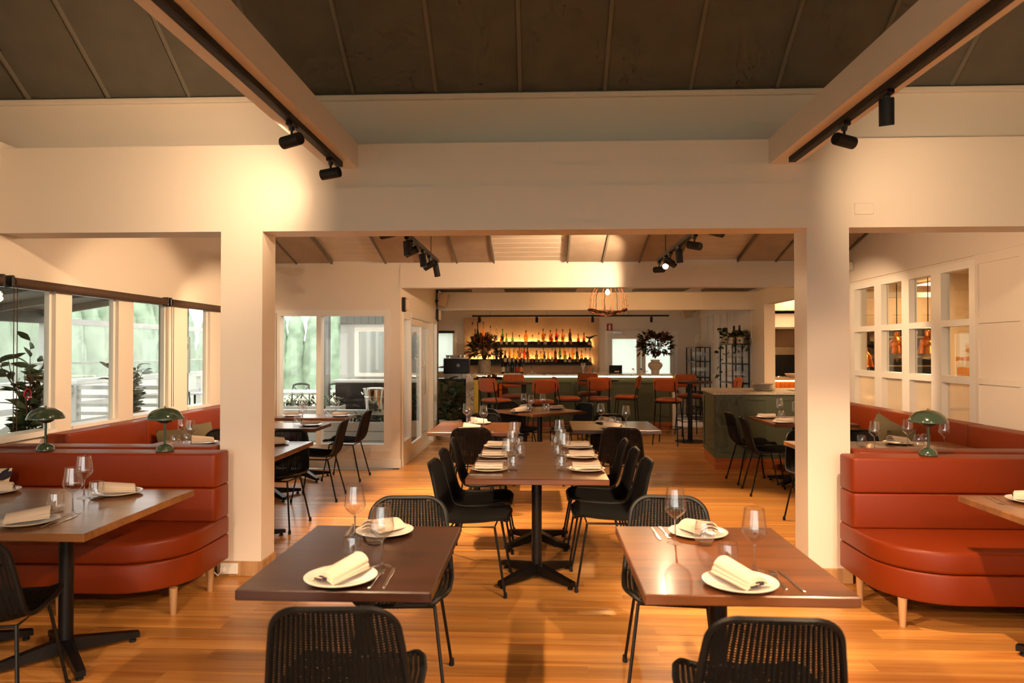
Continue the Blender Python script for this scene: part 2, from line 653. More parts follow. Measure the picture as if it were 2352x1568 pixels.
# ---- wall behind the camera, with added glazing, and gable sides
w = MB().box(-4.45, -3.3, -3.35, -3.2, 0, 6.5).box(3.3, XR + .18, -3.35, -3.2, 0, 6.5).box(-3.3, 3.3, -3.35, -3.2, 2.5, 6.5).box(-3.3, 3.3, -3.35, -3.2, 0, .12)
struct('wall_back', w, M['white'])
f = MB()
for k in range(7):
    xx = -3.3 + 1.1 * k
    f.box(max(-3.3, xx - .04), min(3.3, xx + .04), -3.31, -3.23, .12, 2.5)
gb = f.build('window_back', M['white_gloss'], None, False)  # unseen glazing added so daylight fills the room from behind the camera
gb['kind'] = 'structure'
for k in range(6):
    MB().box(-3.26 + 1.1 * k, -2.24 + 1.1 * k, -3.28, -3.274, .12, 2.5).build('pane', M['pane'], gb, False)

# ---- kitchen wall: openings for the pane grid and the serving hatch
WY = [(6.34, 6.775), (6.947, 7.35), (7.495, 7.935), (8.095, 8.6)]
WZ = [(0.72, 1.24), (1.305, 1.757), (1.818, 2.262)]
w = MB()
x0, x1 = XR, XR + .18
w.box(x0, x1, -3.2, 6.25, 0, 6.5).box(x0, x0 + .075, 6.25, 8.70, 0, .66).box(x0, x0 + .075, 6.25, 8.70, 2.33, 4.6)
w.box(x0, x1, 8.70, 9.5, 0, 4.2).box(x0, x1, 9.5, 12.04, 0, .90).box(x0, x1, 9.5, 12.04, 2.318, 4.2).box(x0, x1, 12.04, YK + .1, 0, 4.2)
struct('wall_right', w, M['white'])
g = MB()
ys = [6.25] + [v for p in WY for v in p] + [8.70]
for i in range(0, len(ys), 2):
    g.box(x0 - .012, x0 + .07, ys[i], ys[i + 1], .66, 2.33)
zs = [.66] + [v for p in WZ for v in p] + [2.33]
for i in range(0, len(zs), 2):
    for a, b in WY:
        g.box(x0 - .012, x0 + .07, a, b, zs[i], zs[i + 1])
kw = g.build('window_kitchen', M['white_gloss'], None, False)
kw['kind'] = 'structure'
for zi, (c, d) in enumerate(WZ):
    for a, b in WY:
        if zi == 0:
            p = MB()
            n = int((b - a) / .012)
            pts = []
            for k in range(n + 1):
                yy = a + (b - a) * k / n
                pts.append((x0 + .05 + (.003 if k % 2 else 0), yy))
            V = [(p_[0], p_[1], c) for p_ in pts] + [(p_[0], p_[1], d) for p_ in pts]
            p.add(V, [(k, k + 1, n + 2 + k, n + 1 + k) for k in range(n)])
            p.build('reeded_pane', M['reeded'], kw, False)
        else:
            MB().box(x0 + .05, x0 + .056, a, b, c, d).build('pane', M['pane'], kw, False)
# panelling on the kitchen wall between the pane grid and the camera, and in the bar
tr = MB()
for (a, b) in [(5.68, 6.21), (5.02, 5.56), (4.3, 4.9), (3.6, 4.2), (2.9, 3.5)]:
    pass
yy = [2.8, 2.9, 3.5, 3.6, 4.2, 4.3, 4.9, 5.02, 5.56, 5.68, 6.21, 6.25]
for i in range(0, len(yy), 2):
    tr.box(x0 - .014, x0, yy[i], yy[i + 1], .1, 2.36)
for z_ in ((.1, .2), (.69, .77), (1.25, 1.30), (1.77, 1.83), (2.28, 2.36)):
    for i in range(1, len(yy) - 1, 2):
        tr.box(x0 - .014, x0, yy[i], yy[i + 1], *z_)
tr.box(x0 - .02, x0, 2.8, 9.1, 2.36, 2.375)
struct('trim_1', tr, M['white'])
tr = MB()
k = 12.75
while k < YK:
    tr.box(x0 - .014, x0, k, k + .06, .1, 2.3)
    k += .55
for z_ in ((.1, .2), (.95, 1.02), (1.68, 1.76), (2.3, 2.4)):
    tr.box(x0 - .0145, x0, 12.7, YK, *z_)
struct('trim_2', tr, M['white'])

# ---- main beam on two columns
bm = MB()
bm.box(XL, XR, YB, YB + .235, 2.355, 2.655).box(XL, XR, YB + .012, YB + .235, 2.655, 2.80).box(XL, XR, YB + .018, YB + .235, 2.80, 2.955)
bm.box(-.68, .48, YB - .006, YB, 2.36, 2.41)
struct('beam_main', bm, M['white'])
struct('wall_above_beam', MB().box(-4.3, XR, YB + .25, YB + .36, 2.9, 3.72), M['white'])
for nm, a, b in (('column_left', -2.195, -1.905), ('column_right', 1.772, 2.048)):
    c = struct(nm, MB().box(a, b, YB, YB + .235, .10, 2.355), M['white'])
    MB().box(a - .012, b + .012, YB - .012, YB + .245, 0, .10, .004).build('baseboard', M['leg_oak'], c, False)

# ---- first ceiling: steep slope, dark panels with battens between
SL = .737
yc, zc = 5.03, 3.375
yr = 1.2
zr = zc + SL * (yc - yr)
ce = MB()
ce.add([(-4.3, yc + .1, zc - .07), (XR, yc + .1, zc - .07), (XR, yr, zr + .003), (-4.3, yr, zr + .003), (-4.3, yc + .1, zc + .03), (XR, yc + .1, zc + .03), (XR, yr, zr + .1), (-4.3, yr, zr + .1)],
       [(0, 1, 2, 3), (7, 6, 5, 4), (0, 4, 5, 1), (0, 3, 7, 4), (1, 5, 6, 2)])
ce.add([(-4.3, yr, zr), (XR, yr, zr), (XR, -3.2, zc - .3), (-4.3, -3.2, zc - .3), (-4.3, yr, zr + .1), (XR, yr, zr + .1), (XR, -3.2, zc - .2), (-4.3, -3.2, zc - .2)],
       [(0, 1, 2, 3), (7, 6, 5, 4), (2, 6, 7, 3)])
c1 = struct('ceiling', ce, M['panel'])
tl = math.hypot(1, SL)
rot = Matrix.Rotation(-math.atan(SL), 4, 'X')
xs = [-.143 + .6 * k for k in range(-7, 7)]
plen = (yc - yr) * tl
for i, xb in enumerate(xs):
    if not (-4.3 < xb < XR):
        continue
    b = MB().box(-.014, .014, -plen, 0, -.026, 0, .004)
    b.xf(Matrix.Translation((xb, yc, zc)) @ rot)
    b.build('batten', M['batten'], c1, False)
edges = [-4.3] + [x for x in xs if -4.3 < x < XR] + [XR]
for i in range(len(edges) - 1):
    b = MB().box(edges[i] + .014, edges[i + 1] - .014, -plen, 0, -.008, -.001)
    b.xf(Matrix.Translation((0, yc, zc)) @ rot)
    b.build('ceiling_panel', M['panel'], c1, False)
b = MB().box(-4.3, XR, yc - .06, yc - .02, zc - .045, zc - .01, .004)
b.build('edge_bead', M['white'], c1, False)

# ---- tie beams with the spot tracks below
for nm, a, b in (('tie_beam_left', -1.445, -1.25), ('tie_beam_right', 1.53, 1.725)):
    struct(nm, MB().box(a, b, -3.2, YB + .02, 2.785, 2.955), M['white'])

# ---- second ceiling: boards across, acoustic panels hung below in groups
S2 = .249
ya, za = YF, 2.70
yb2 = YB + .24
zb2 = za + S2 * (ya - yb2)
c2 = struct('ceiling_middle', MB().add([(XL, ya, za + .04), (XR, ya, za + .04), (XR, yb2, zb2 + .04), (XL, yb2, zb2 + .04), (XL, ya, za + .12), (XR, ya, za + .12), (XR, yb2, zb2 + .12), (XL, yb2, zb2 + .12)],
                                       [(0, 1, 2, 3), (7, 6, 5, 4), (0, 4, 5, 1), (2, 6, 7, 3), (0, 3, 7, 4), (1, 5, 6, 2)]), M['board'])
rot2 = Matrix.Rotation(-math.atan(S2), 4, 'X')
L2 = (ya - yb2) * math.hypot(1, S2)
nb_ = int(L2 / .145)
for k in range(nb_):
    b = MB().box(XL, XR, -L2 + k * L2 / nb_ + .003, -L2 + (k + 1) * L2 / nb_ - .003, .004, .03, .004)
    b.xf(Matrix.Translation((0, ya, za)) @ rot2)
    b.build('ceiling_board', M['board'], c2, False)
for grp in ([-3.58, -3.19, -2.72], [-2.01, -1.54, -1.08, -.6], [.35, .80, 1.27, 1.75], [2.52, 3.0, 3.5, 3.75]):
    for a, b_ in zip(grp[:-1], grp[1:]):
        b = MB().box(a + .012, b_ - .012, -L2, -.05, -.035, -.004)
        b.xf(Matrix.Translation((0, ya, za)) @ rot2)
        b.build('acoustic_panel', M['panel2'], c2, False)
    for a in grp:
        b = MB().box(a - .011, a + .011, -L2, -.05, -.052, 0)
        b.xf(Matrix.Translation((0, ya, za)) @ rot2)
        b.build('panel_strip', M['batten'], c2, False)
struct('wall_gap_middle', MB().box(XL - .15, XL, YB + .37, YF, 2.9, 4.6), M['white'])

# ---- wall with the courtyard window, second and third beams
w = MB()
wa, wb, wz0, wz1 = -3.46, -2.0, .27, 2.03
w.box(XL, wa, YF, YF + .15, 0, 2.64).box(wb, XD, YF, YF + .15, 0, 2.64).box(wa, wb, YF, YF + .15, 0, wz0).box(wa, wb, YF, YF + .15, wz1, 2.64)
w.box(XL, XR, YF + .02, YF + .15, 2.63, 4.2)
struct('wall_courtyard', w, M['white'])
struct('baseboard_courtyard', MB().box(XL, XD + .015, YF - .018, YF, 0, .115, .004), M['white_gloss'])
f = MB()
t = .04
for a, b in ((wa, wa + t), (-2.935, -2.877), (wb - t, wb)):
    f.box(a, b, YF - .02, YF + .12, wz0, wz1)
for a, b in ((wa + t, -2.935), (-2.877, wb - t)):
    f.box(a, b, YF - .02, YF + .12, wz1 - t, wz1).box(a, b, YF - .02, YF + .12, wz0, wz0 + t)
f.box(wa - .05, wb + .05, YF - .035, YF, wz0 - .05, wz0)
f.box(wa - .03, wb + .03, YF - .016, YF, wz1, wz1 + .04)
f.box(wb, wb + .04, YF - .016, YF, wz0, wz1)
cw = f.build('window_courtyard', M['white_gloss'], None, False)
cw['kind'] = 'structure'
for a, b in ((wa + t, -2.935), (-2.877, wb - t)):
    MB().box(a, b, YF + .05, YF + .056, wz0 + t, wz1 - t).build('pane', M['pane'], cw, False)
struct('beam_middle', MB().box(XD - .005, XR, YF - .005, YF + .19, 2.355, 2.645), M['white'])
struct('beam_bar', MB().box(-3.2, XR, 12.5, 12.68, 2.25, 2.56), M['white'])
struct('ceiling_passage', MB().box(XD - .12, XR, YF + .15, 12.6, 2.62, 2.72), M['white'])
c3 = struct('ceiling_panels_passage', MB().box(XD, XR, YF + .4, 12.45, 2.602, 2.62), M['board'])
for a, b in ((-1.75, -1.2), (-.62, .62), (1.6, 2.5), (2.8, 3.6)):
    n = max(1, round((b - a) / .45))
    for k in range(n):
        MB().box(a + (b - a) * k / n + .006, a + (b - a) * (k + 1) / n - .006, 9.8, 12.42, 2.565, 2.60).build('acoustic_panel', M['panel'], c3, False)
struct('ceiling_bar', MB().box(-3.3, XR, 12.6, YK + .1, 2.75, 2.85), M['white'])

# ---- wall with the sliding doors
w = MB()
w.box(XD - .12, XD, YF + .15, 12.5, 2.07, 2.62).box(XD - .12, XD, 12.38, 12.6, 0, 2.62)
w.box(-3.3, XD, 12.5, 12.62, 0, 2.75).box(-3.3, -3.2, 12.5, YK + .1, 0, 2.8)
struct('wall_doors', w, M['white'])
f = MB()
f.box(XD - .1, XD + .015, 9.3, 9.36, 0, 2.07).box(XD - .1, XD + .015, 9.84, 9.9, 0, 2.07).box(XD - .1, XD + .015, 9.36, 9.84, 1.97, 2.07).box(XD - .1, XD + .015, 9.36, 9.84, 0, .32)
f.box(XD - .1, XD + .02, 9.9, 12.38, 2.0, 2.07).box(XD - .1, XD + .02, 11.88, 11.95, 0, 2.0).box(XD - .1, XD + .015, 12.32, 12.38, 0, 2.0)
f.box(XD - .1, XD + .015, 11.95, 12.32, 0, .32).box(XD - .1, XD + .03, 9.9, 11.88, 0, .022)
df = f.build('door_1', M['white_gloss'], None, False)
df['kind'] = 'structure'
MB().box(XD - .05, XD - .044, 9.36, 9.84, .32, 1.97).build('pane', M['pane'], df, False)
MB().box(XD - .05, XD - .044, 11.95, 12.32, .32, 2.0).build('pane', M['pane'], df, False)
for a, b, xo in ((9.92, 10.95, -.03), (10.93, 11.86, -.075)):
    lf = MB().box(XD + xo - .02, XD + xo + .02, a, a + .09, .02, 1.99).box(XD + xo - .02, XD + xo + .02, b - .09, b, .02, 1.99)
    lf.box(XD + xo - .02, XD + xo + .02, a + .09, b - .09, 1.9, 1.99).box(XD + xo - .02, XD + xo + .02, a + .09, b - .09, .02, .2)
    lo = lf.build('door_leaf', M['white_gloss'], df, False)
    MB().box(XD + xo - .003, XD + xo + .003, a + .09, b - .09, .2, 1.9).build('pane', M['pane'], lo, False)
    hy = b - .05 if xo > -.05 else a + .3
    MB().tube([(XD + xo + .06, hy, .85), (XD + xo + .06, hy, 1.38)], .012, 8).tube([(XD + xo, hy, .95), (XD + xo + .06, hy, .95)], .008, 6).tube(
        [(XD + xo, hy, 1.28), (XD + xo + .06, hy, 1.28)], .008, 6).build('door_handle', M['steel'], lo)

# ---- back wall of the bar: daylight window, double door
w = MB()
bw = (-2.78, -2.06, 1.03, 1.95)
dx0, dx1, dz = 1.60, 3.17, 1.93
w.box(-3.3, bw[0], YK, YK + .14, 0, 2.8).box(bw[0], bw[1], YK, YK + .14, 0, bw[2]).box(bw[0], bw[1], YK, YK + .14, bw[3], 2.8)
w.box(bw[1], dx0, YK, YK + .14, 0, 2.8).box(dx0, dx1, YK, YK + .14, dz, 2.8).box(dx1, XR + .2, YK, YK + .14, 0, 2.8)
struct('wall_bar', w, M['white'])
f = MB().box(bw[0], bw[0] + .03, YK - .01, YK + .1, bw[2], bw[3]).box(bw[1] - .03, bw[1] + .05, YK - .01, YK + .1, bw[2], bw[3]).box(bw[0], bw[1], YK - .01, YK + .1, bw[2] - .05, bw[2])
bo = f.build('window_bar', M['white_gloss'], None, False)
bo['kind'] = 'structure'
M['bar_pane'] = clear_glass('frosted_pane', (0.9, 0.95, 0.95), 0.6, 0.3, ior=1.3, body=0.55, body_col=(0.93, 0.97, 0.97))
MB().box(bw[0], bw[1], YK + .04, YK + .046, bw[2], bw[3]).build('pane', M['bar_pane'], bo, False)
MB().box(bw[0] - .02, bw[1] + .02, YK - .05, YK, bw[3] - .005, bw[3] + .055, .01).build('blind_cassette', M['black_matt'], bo, False)
f = MB().box(dx0 - .07, dx0, YK - .02, YK + .1, 0, dz + .07).box(dx1, dx1 + .07, YK - .02, YK + .1, 0, dz + .07).box(dx0, dx1, YK - .02, YK + .1, dz, dz + .07)
do = f.build('door_2', M['white_gloss'], None, False)
do['kind'] = 'structure'
for a, b in ((dx0, 2.385), (2.385, dx1)):
    l = MB().box(a + .005, a + .105, YK + .01, YK + .055, .01, dz).box(b - .105, b - .005, YK + .01, YK + .055, .01, dz)
    l.box(a + .105, b - .105, YK + .01, YK + .055, dz - .12, dz).box(a + .105, b - .105, YK + .01, YK + .055, .01, .3)
    lo = l.build('door_leaf', M['white_gloss'], do, False)
    MB().box(a + .105, b - .105, YK + .03, YK + .036, .3, dz - .12).build('pane', M['bar_pane'], lo, False)
MB().box(1.7, 1.93, YK - .06, YK - .02, 1.93, 1.985, .005).bar((1.78, YK - .05, 1.925), (2.02, YK - .05, 1.90), .02, .012).build('door_closer', M['steel'], do, False)
MB().tube([(2.43, YK + .0, 1.04), (2.43, YK - .05, 1.04), (2.53, YK - .05, 1.04)], .01, 6).build('door_handle', M['steel'], do)
struct('trim_3', MB().box(-1.82, 1.39, YK - .03, YK, .9, 2.31, .004), M['plaster'])

# ---- the kitchen behind the hatch
w = MB()
w.box(6.9, 7.05, 4.4, 14.6, 0, 2.75).box(XR + .18, 6.9, 14.5, 14.6, 0, 2.75).box(XR + .18, 6.9, 4.4, 4.5, 0, 2.75)
struct('wall_kitchen', w, M['warm_wall'])
struct('ceiling_kitchen', MB().box(XR + .18, 7.05, 4.4, 14.6, 2.62, 2.75), M['warm_wall'])
struct('wall_kitchen_bulkhead', MB().box(XR + .18, 6.9, 13.3, 14.5, 2.28, 2.62), M['warm_wall'])
# ================================================================== furniture
def catmull(P, n):
    out = []
    for i in range(len(P) - 1):
        p0, p1, p2, p3 = P[max(i - 1, 0)], P[i], P[i + 1], P[min(i + 2, len(P) - 1)]
        for k in range(n):
            t = k / n
            out.append(tuple(0.5 * (2 * b + (c - a) * t + (2 * a - 5 * b + 4 * c - d) * t * t + (3 * b - a - 3 * c + d) * t ** 3) for a, b, c, d in zip(p0, p1, p2, p3)))
    out.append(tuple(P[-1]))
    return out


def rrect(x0, x1, y0, y1, r, n=5, rs=None):
    """rounded rectangle outline, counter-clockwise; rs = radii at (x0y0, x1y0, x1y1, x0y1)"""
    rs = rs or (r, r, r, r)
    pts = []
    for (cx, cy, a0, rr) in ((x0 + rs[0], y0 + rs[0], PI, rs[0]), (x1 - rs[1], y0 + rs[1], 1.5 * PI, rs[1]), (x1 - rs[2], y1 - rs[2], 0, rs[2]), (x0 + rs[3], y1 - rs[3], .5 * PI, rs[3])):
        m = n if rr > .06 else max(2, n // 2)
        for k in range(m + 1):
            a = a0 + PI / 2 * k / m
            pts.append((cx + rr * math.cos(a), cy + rr * math.sin(a)))
    return pts


# ---- woven shell chair -------------------------------------------------------------
def make_chair():
    t = thing('dining_chair', '', 'chair')
    prof = catmull([(.222, .446), (.19, .455), (.09, .447), (0, .440), (-.09, .437), (-.16, .446), (-.203, .478), (-.226, .535), (-.245, .61), (-.268, .705), (-.296, .806)], 8)
    S = [0.0]
    for a, b in zip(prof[:-1], prof[1:]):
        S.append(S[-1] + math.hypot(b[0] - a[0], b[1] - a[1]))
    LT_ = S[-1]

    def pr(s):
        s = min(max(s, 0), LT_)
        i = 0
        while i < len(S) - 2 and S[i + 1] < s: i += 1
        f = (s - S[i]) / max(1e-9, S[i + 1] - S[i])
        a, b = prof[i], prof[i + 1]
        ty, tz = b[0] - a[0], b[1] - a[1]
        l = math.hypot(ty, tz)
        return a[0] + ty * f, a[1] + tz * f, tz / l, -ty / l

    def hw(s):
        v = s / LT_
        ks = [(0, .200), (.18, .222), (.42, .222), (.6, .212), (.8, .194), (1, .172)]
        for (a, wa_), (b, wb_) in zip(ks[:-1], ks[1:]):
            if v <= b:
                return wa_ + (wb_ - wa_) * (v - a) / (b - a)
        return ks[-1][1]

    def rd(s):
        """rounding factor at both ends"""
        out = 1.0
        for d, Rr in ((s, .075), (LT_ - s, .085)):
            if d < Rr:
                out = min(out, 1 - (Rr - math.sqrt(max(0, Rr * Rr - (Rr - d) ** 2))) / hw(s))
        return out

    def P3(s, u):
        y_, z_, ny, nz_ = pr(s)
        c = .030 * u * u
        return (u * hw(s), y_ + ny * c, z_ + nz_ * c)

    # rim
    pts = []
    N = 60
    for k in range(N + 1):
        f = k / N
        s = LT_ * (f - .85 * math.sin(2 * PI * f) / (2 * PI))
        pts.append(P3(s, rd(s)))
    left = [(-p[0], p[1], p[2]) for p in pts]
    MB().tube(pts + left[::-1], .0105, 6, closed=True).build('rim', M['rim'], t)
    # weave: vertical cords and cross strands
    w = MB()
    nst = 24
    for i in range(nst):
        u = -1 + 2 * (i + .5) / nst
        ss = [LT_ * k / 40 for k in range(41)]
        ss = [s for s in ss if abs(u) <= rd(s)]
        if len(ss) > 2:
            w.tube([P3(s, u) for s in ss], .0058, 4, caps=False)
    rows = int(LT_ / .0082)
    for i in range(1, rows):
        s = LT_ * i / rows
        r_ = rd(s)
        V, F = [], []
        nn = 8
        for k in range(nn + 1):
            u = -r_ + 2 * r_ * k / nn
            V.append(P3(s - .0033, u))
            V.append(P3(s + .0033, u))
        for k in range(nn):
            F.append((2 * k, 2 * k + 2, 2 * k + 3, 2 * k + 1))
        w.add(V, F)
    w.build('weave', M['wicker'], t)['kind'] = 'stuff'
    # under frame and legs
    MB().tube([(-.16, .15, .425), (.16, .15, .425), (.16, -.13, .42), (-.16, -.13, .42)], .007, 6, closed=True).build('seat_frame', M['black'], t)
    for sx in (-1, 1):
        for (ya_, yb_) in ((.15, .225), (-.13, -.235)):
            a, b = (sx * .16, ya_, .425), (sx * .215, yb_, .0)
            lg = MB().tube([a, b], .0078, 8).build('leg', M['black'], t)
            MB().lathe([(.0105, 0), (.013, .006), (.0105, .035)], 10, (sx * .2135, yb_ * .995, 0), True, True).build('foot_cap', M['rubber'], lg)
    return t


CH = Kind(make_chair, 'black woven dining chairs')
UP, DN, RT_, LF = 0.0, PI, -PI / 2, PI / 2
for lab, x, y, rz in [
    ('black woven chair pulled up to the near end of the dark two-seat table', -.605, 2.265, R(3)),
    ('black woven chair pulled up to the near end of the red-brown two-seat table', .655, 2.235, R(-2)),
    ('black woven chair tucked under the far end of the dark two-seat table', -.63, 3.205, DN + R(4)),
    ('black woven chair tucked under the far end of the red-brown two-seat table', .605, 3.27, DN + R(-6)),
    ('black woven chair cropped at the picture edge, before the table by the window banquette', -2.31, 2.885, R(13)),
    ('black woven chair at the long table, window side, closest to the camera', -.43, 4.62, RT_ + R(-3)),
    ('middle black woven chair of three on the window side of the long table', -.435, 5.125, RT_),
    ('black woven chair at the long table, window side, furthest from the camera', -.44, 5.79, RT_ + R(2)),
    ('black woven chair at the long table, kitchen side, closest to the camera', .445, 4.74, LF + R(2)),
    ('middle black woven chair of three on the kitchen side of the long table', .43, 5.26, LF),
    ('black woven chair at the long table, kitchen side, furthest from the camera', .415, 5.80, LF + R(-2)),
    ('black woven chair with its back to us at the square table beside the sliding doors', -.665, 6.92, R(2)),
    ('black woven chair with its back to us at the square table beside the green counter', .785, 6.98, R(-4)),
    ('black woven chair facing us behind the square table beside the sliding doors', -.64, 7.83, DN),
    ('black woven chair facing us behind the square table beside the green counter', .78, 7.77, DN),
    ('black woven chair at the diamond-turned table, on its far window-side edge', -.31, 9.70, R(217)),
    ('black woven chair at the diamond-turned table, on its near window-side edge', -.42, 8.985, R(-53)),
    ('black woven chair at the diamond-turned table, on its far kitchen-side edge', .41, 9.60, R(127)),
    ('black woven chair seen from the side at the nearer narrow table by the courtyard window', -2.31, 7.29, LF + R(3)),
    ('black woven chair seen from the side at the further narrow table by the courtyard window', -2.34, 8.43, LF + R(-2)),
    ('black woven chair behind the booth table, just right of the white column', -2.30, 6.08, DN + R(-3)),
    ('black woven chair behind the booth table, half hidden by the window-side column', -2.88, 6.10, DN),
    ('black woven chair furthest back at the table before the green counter', 2.475, 8.38, RT_ + R(3)),
    ('black woven chair nearer us at the table before the green counter', 2.465, 7.74, RT_ + R(-4)),
    ('black woven chair behind the kitchen-side booth table, next to the column', 2.42, 6.27, DN),
    ('black woven chair behind the kitchen-side booth table, by the orange wall bench', 2.90, 6.30, DN + R(4)),
]:
    CH.put(lab, (x, y, 0), rz)


# ---- pedestal tables ----------------------------------------------------------------
def table(name, label, x, y, sx, sy, m, peds, rz=0.0, h=.75, th=.036):
    t = thing(name, label, 'table', (x, y, 0), rz, 'wooden dining tables')
    top = MB().box(-sx / 2, sx / 2, -sy / 2, sy / 2, h - th, h, .004)
    top.build('table_top', m, t, False)
    for (px, py) in peds:
        MB().box(px - .14, px + .14, py - .14, py + .14, h - th - .008, h - th).build('mounting_plate', M['black'], t, False)
        MB().lathe([(.034, .05), (.034, h - th - .008)], 16, (px, py, 0), True, True).build('pedestal', M['black'], t)
        for k in range(4):
            a = PI / 4 + k * PI / 2
            dx, dy = math.cos(a), math.sin(a)
            L = .335
            V = []
            for r_, w_, z0, z1 in ((.02, .026, .035, .105), (L, .020, .022, .050)):
                for sgn in (-1, 1):
                    for z_ in (z0, z1):
                        V.append((px + dx * r_ - dy * w_ * sgn, py + dy * r_ + dx * w_ * sgn, z_))
            b = MB().add(V, [(0, 2, 3, 1), (4, 5, 7, 6), (0, 1, 5, 4), (2, 6, 7, 3), (1, 3, 7, 5), (0, 4, 6, 2)])
            ar = b.build('base_arm', M['black'], t, False)
            MB().lathe([(.017, 0), (.017, .012), (.009, .014), (.009, .026)], 10, (px + dx * (L - .03), py + dy * (L - .03), 0), True, True).build('glide', M['rubber'], ar)
    return t


c0 = [(0, 0)]
table('dining_table', 'dark brown two-seat table in the foreground on the window side', -.682, 2.728, .652, .862, M['table_dark'], c0)
table('dining_table', 'red-brown glossy two-seat table in the foreground on the kitchen side', .682, 2.752, .690, .890, M['table'], c0)
table('dining_table', 'long six-seat wooden table in the middle of the room', -.02, 5.217, .885, 1.775, M['table'], [(-.005, -.43), (-.005, .43)])
table('dining_table', 'wooden table before the front window-side banquette, cropped by the picture edge', -2.66, 3.45, 1.40, .97, M['table_oak'], [(.29, 0), (-.29, 0)])
table('dining_table', 'wooden table before the front kitchen-side banquette, cropped by the picture edge', 2.97, 3.46, 1.40, .97, M['table_oak'], [(-.32, 0), (.29, 0)])
table('dining_table', 'square wooden table beside the sliding doors with window glare', -.65, 7.245, .88, .97, M['table'], c0)
table('dining_table', 'square dark wooden table between the long table and the bar, kitchen side', .757, 7.45, .875, .90, M['table_dark'], c0)
table('dining_table', 'square wooden table turned like a diamond before the bar stools', -.01, 9.29, .866, .876, M['table'], c0, R(37))
table('dining_table', 'wide wooden booth table behind the window-side column', -2.62, 5.59, 1.31, .92, M['table'], [(.25, 0), (-.25, 0)])
table('dining_table', 'narrow wooden table nearer us before the courtyard window', -2.71, 7.31, .88, .56, M['table'], [(-.12, 0)])
table('dining_table', 'narrow wooden table closest to the courtyard window', -2.71, 8.38, .88, .52, M['table'], [(-.12, 0)])
table('dining_table', 'wooden table in front of the green counter, half hidden by the column', 2.95, 8.12, .90, .94, M['table'], [(0, .18)])
table('dining_table', 'booth table behind the kitchen-side column with the green lamp before it', 2.81, 5.78, 1.38, .95, M['table_oak'], [(-.35, 0), (.02, 0)])


# ---- banquettes -----------------------------------------------------------------------
def banquette(name, label, outline_seat, back_boxes, legs, ztop=.875, group='orange leather banquettes', seam=None):
    t = thing(name, label, 'banquette', (0, 0, 0), 0, group)
    MB().prism(outline_seat, .155, .318, .012).build('base', M['leather'], t, True, 50)
    MB().prism(outline_seat, .319, .442, .022, 4).build('seat_cushion', M['leather'], t, True, 50)
    for (x0, x1, y0, y1) in back_boxes:
        MB().prism(rrect(x0, x1, y0, y1, .025, 4), .440, .656, .014, 4).build('lower_backrest', M['leather'], t, True, 50)
        MB().prism(rrect(x0, x1, y0, y1, .025, 4), .657, ztop, .016, 4).build('upper_backrest', M['leather'], t, True, 50)
    for (x, y) in legs:
        MB().lathe([(.017, 0), (.024, .155)], 12, (x, y, 0), True, True).build('leg', M['leg_oak'], t)
    return t


banquette('banquette', 'orange leather banquette facing us on the window side with a rounded end', rrect(-3.75, -2.075, 3.92, 4.655, .03, 10, (.03, .36, .03, .03)),
          [(-3.75, -2.078, 4.44, 4.655)], [(-2.14, 4.05), (-2.11, 4.45), (-2.8, 4.02), (-3.4, 4.02), (-3.4, 4.5)])
banquette('banquette', 'orange leather banquette facing us on the kitchen side with a rounded end', rrect(1.925, 3.74, 3.92, 4.655, .03, 10, (.36, .03, .03, .03)),
          [(1.928, 3.74, 4.44, 4.655)], [(2.02, 4.04), (1.965, 4.44), (2.75, 4.02), (3.6, 4.02), (3.6, 4.5)])
banquette('banquette', 'orange leather bench back to back with the front window-side banquette', rrect(-3.75, -2.21, 4.665, 5.21, .03),
          [(-3.75, -2.21, 4.665, 4.85)], [(-2.3, 5.12), (-3.4, 5.12), (-2.3, 4.75), (-3.4, 4.75)], .885)
banquette('banquette', 'orange leather bench back to back with the front kitchen-side banquette', rrect(2.06, 3.74, 4.665, 5.21, .03),
          [(2.06, 3.74, 4.665, 4.85)], [(2.15, 5.12), (3.6, 5.12), (2.15, 4.75), (3.6, 4.75)], .885)
for i, (a, b) in enumerate(((5.22, 6.30), (6.305, 7.85), (7.855, 9.12))):
    banquette('banquette', ('orange wall bench under the windows behind the front green lamps', 'middle section of the orange wall bench under the windows',
                            'orange wall bench section ending at the courtyard window wall')[i],
              rrect(-3.76, -3.18, a, b, .03), [(-3.76, -3.58, a, b)], [(-3.25, a + .1), (-3.25, b - .1), (-3.68, a + .1), (-3.68, b - .1)], .905)
for i, (a, b) in enumerate(((5.22, 6.08), (6.085, 7.6), (7.605, 9.12))):
    banquette('banquette', ('orange wall bench behind the green lamp on the kitchen side', 'middle section of the orange wall bench below the kitchen panes',
                            'orange wall bench section next to the green counter')[i],
              rrect(3.15 if i == 2 else 3.13, 3.75, a, b, .03), [(3.57, 3.75, a, b)], [(3.2, a + .1), (3.2, b - .1), (3.68, a + .1), (3.68, b - .1)], .915)


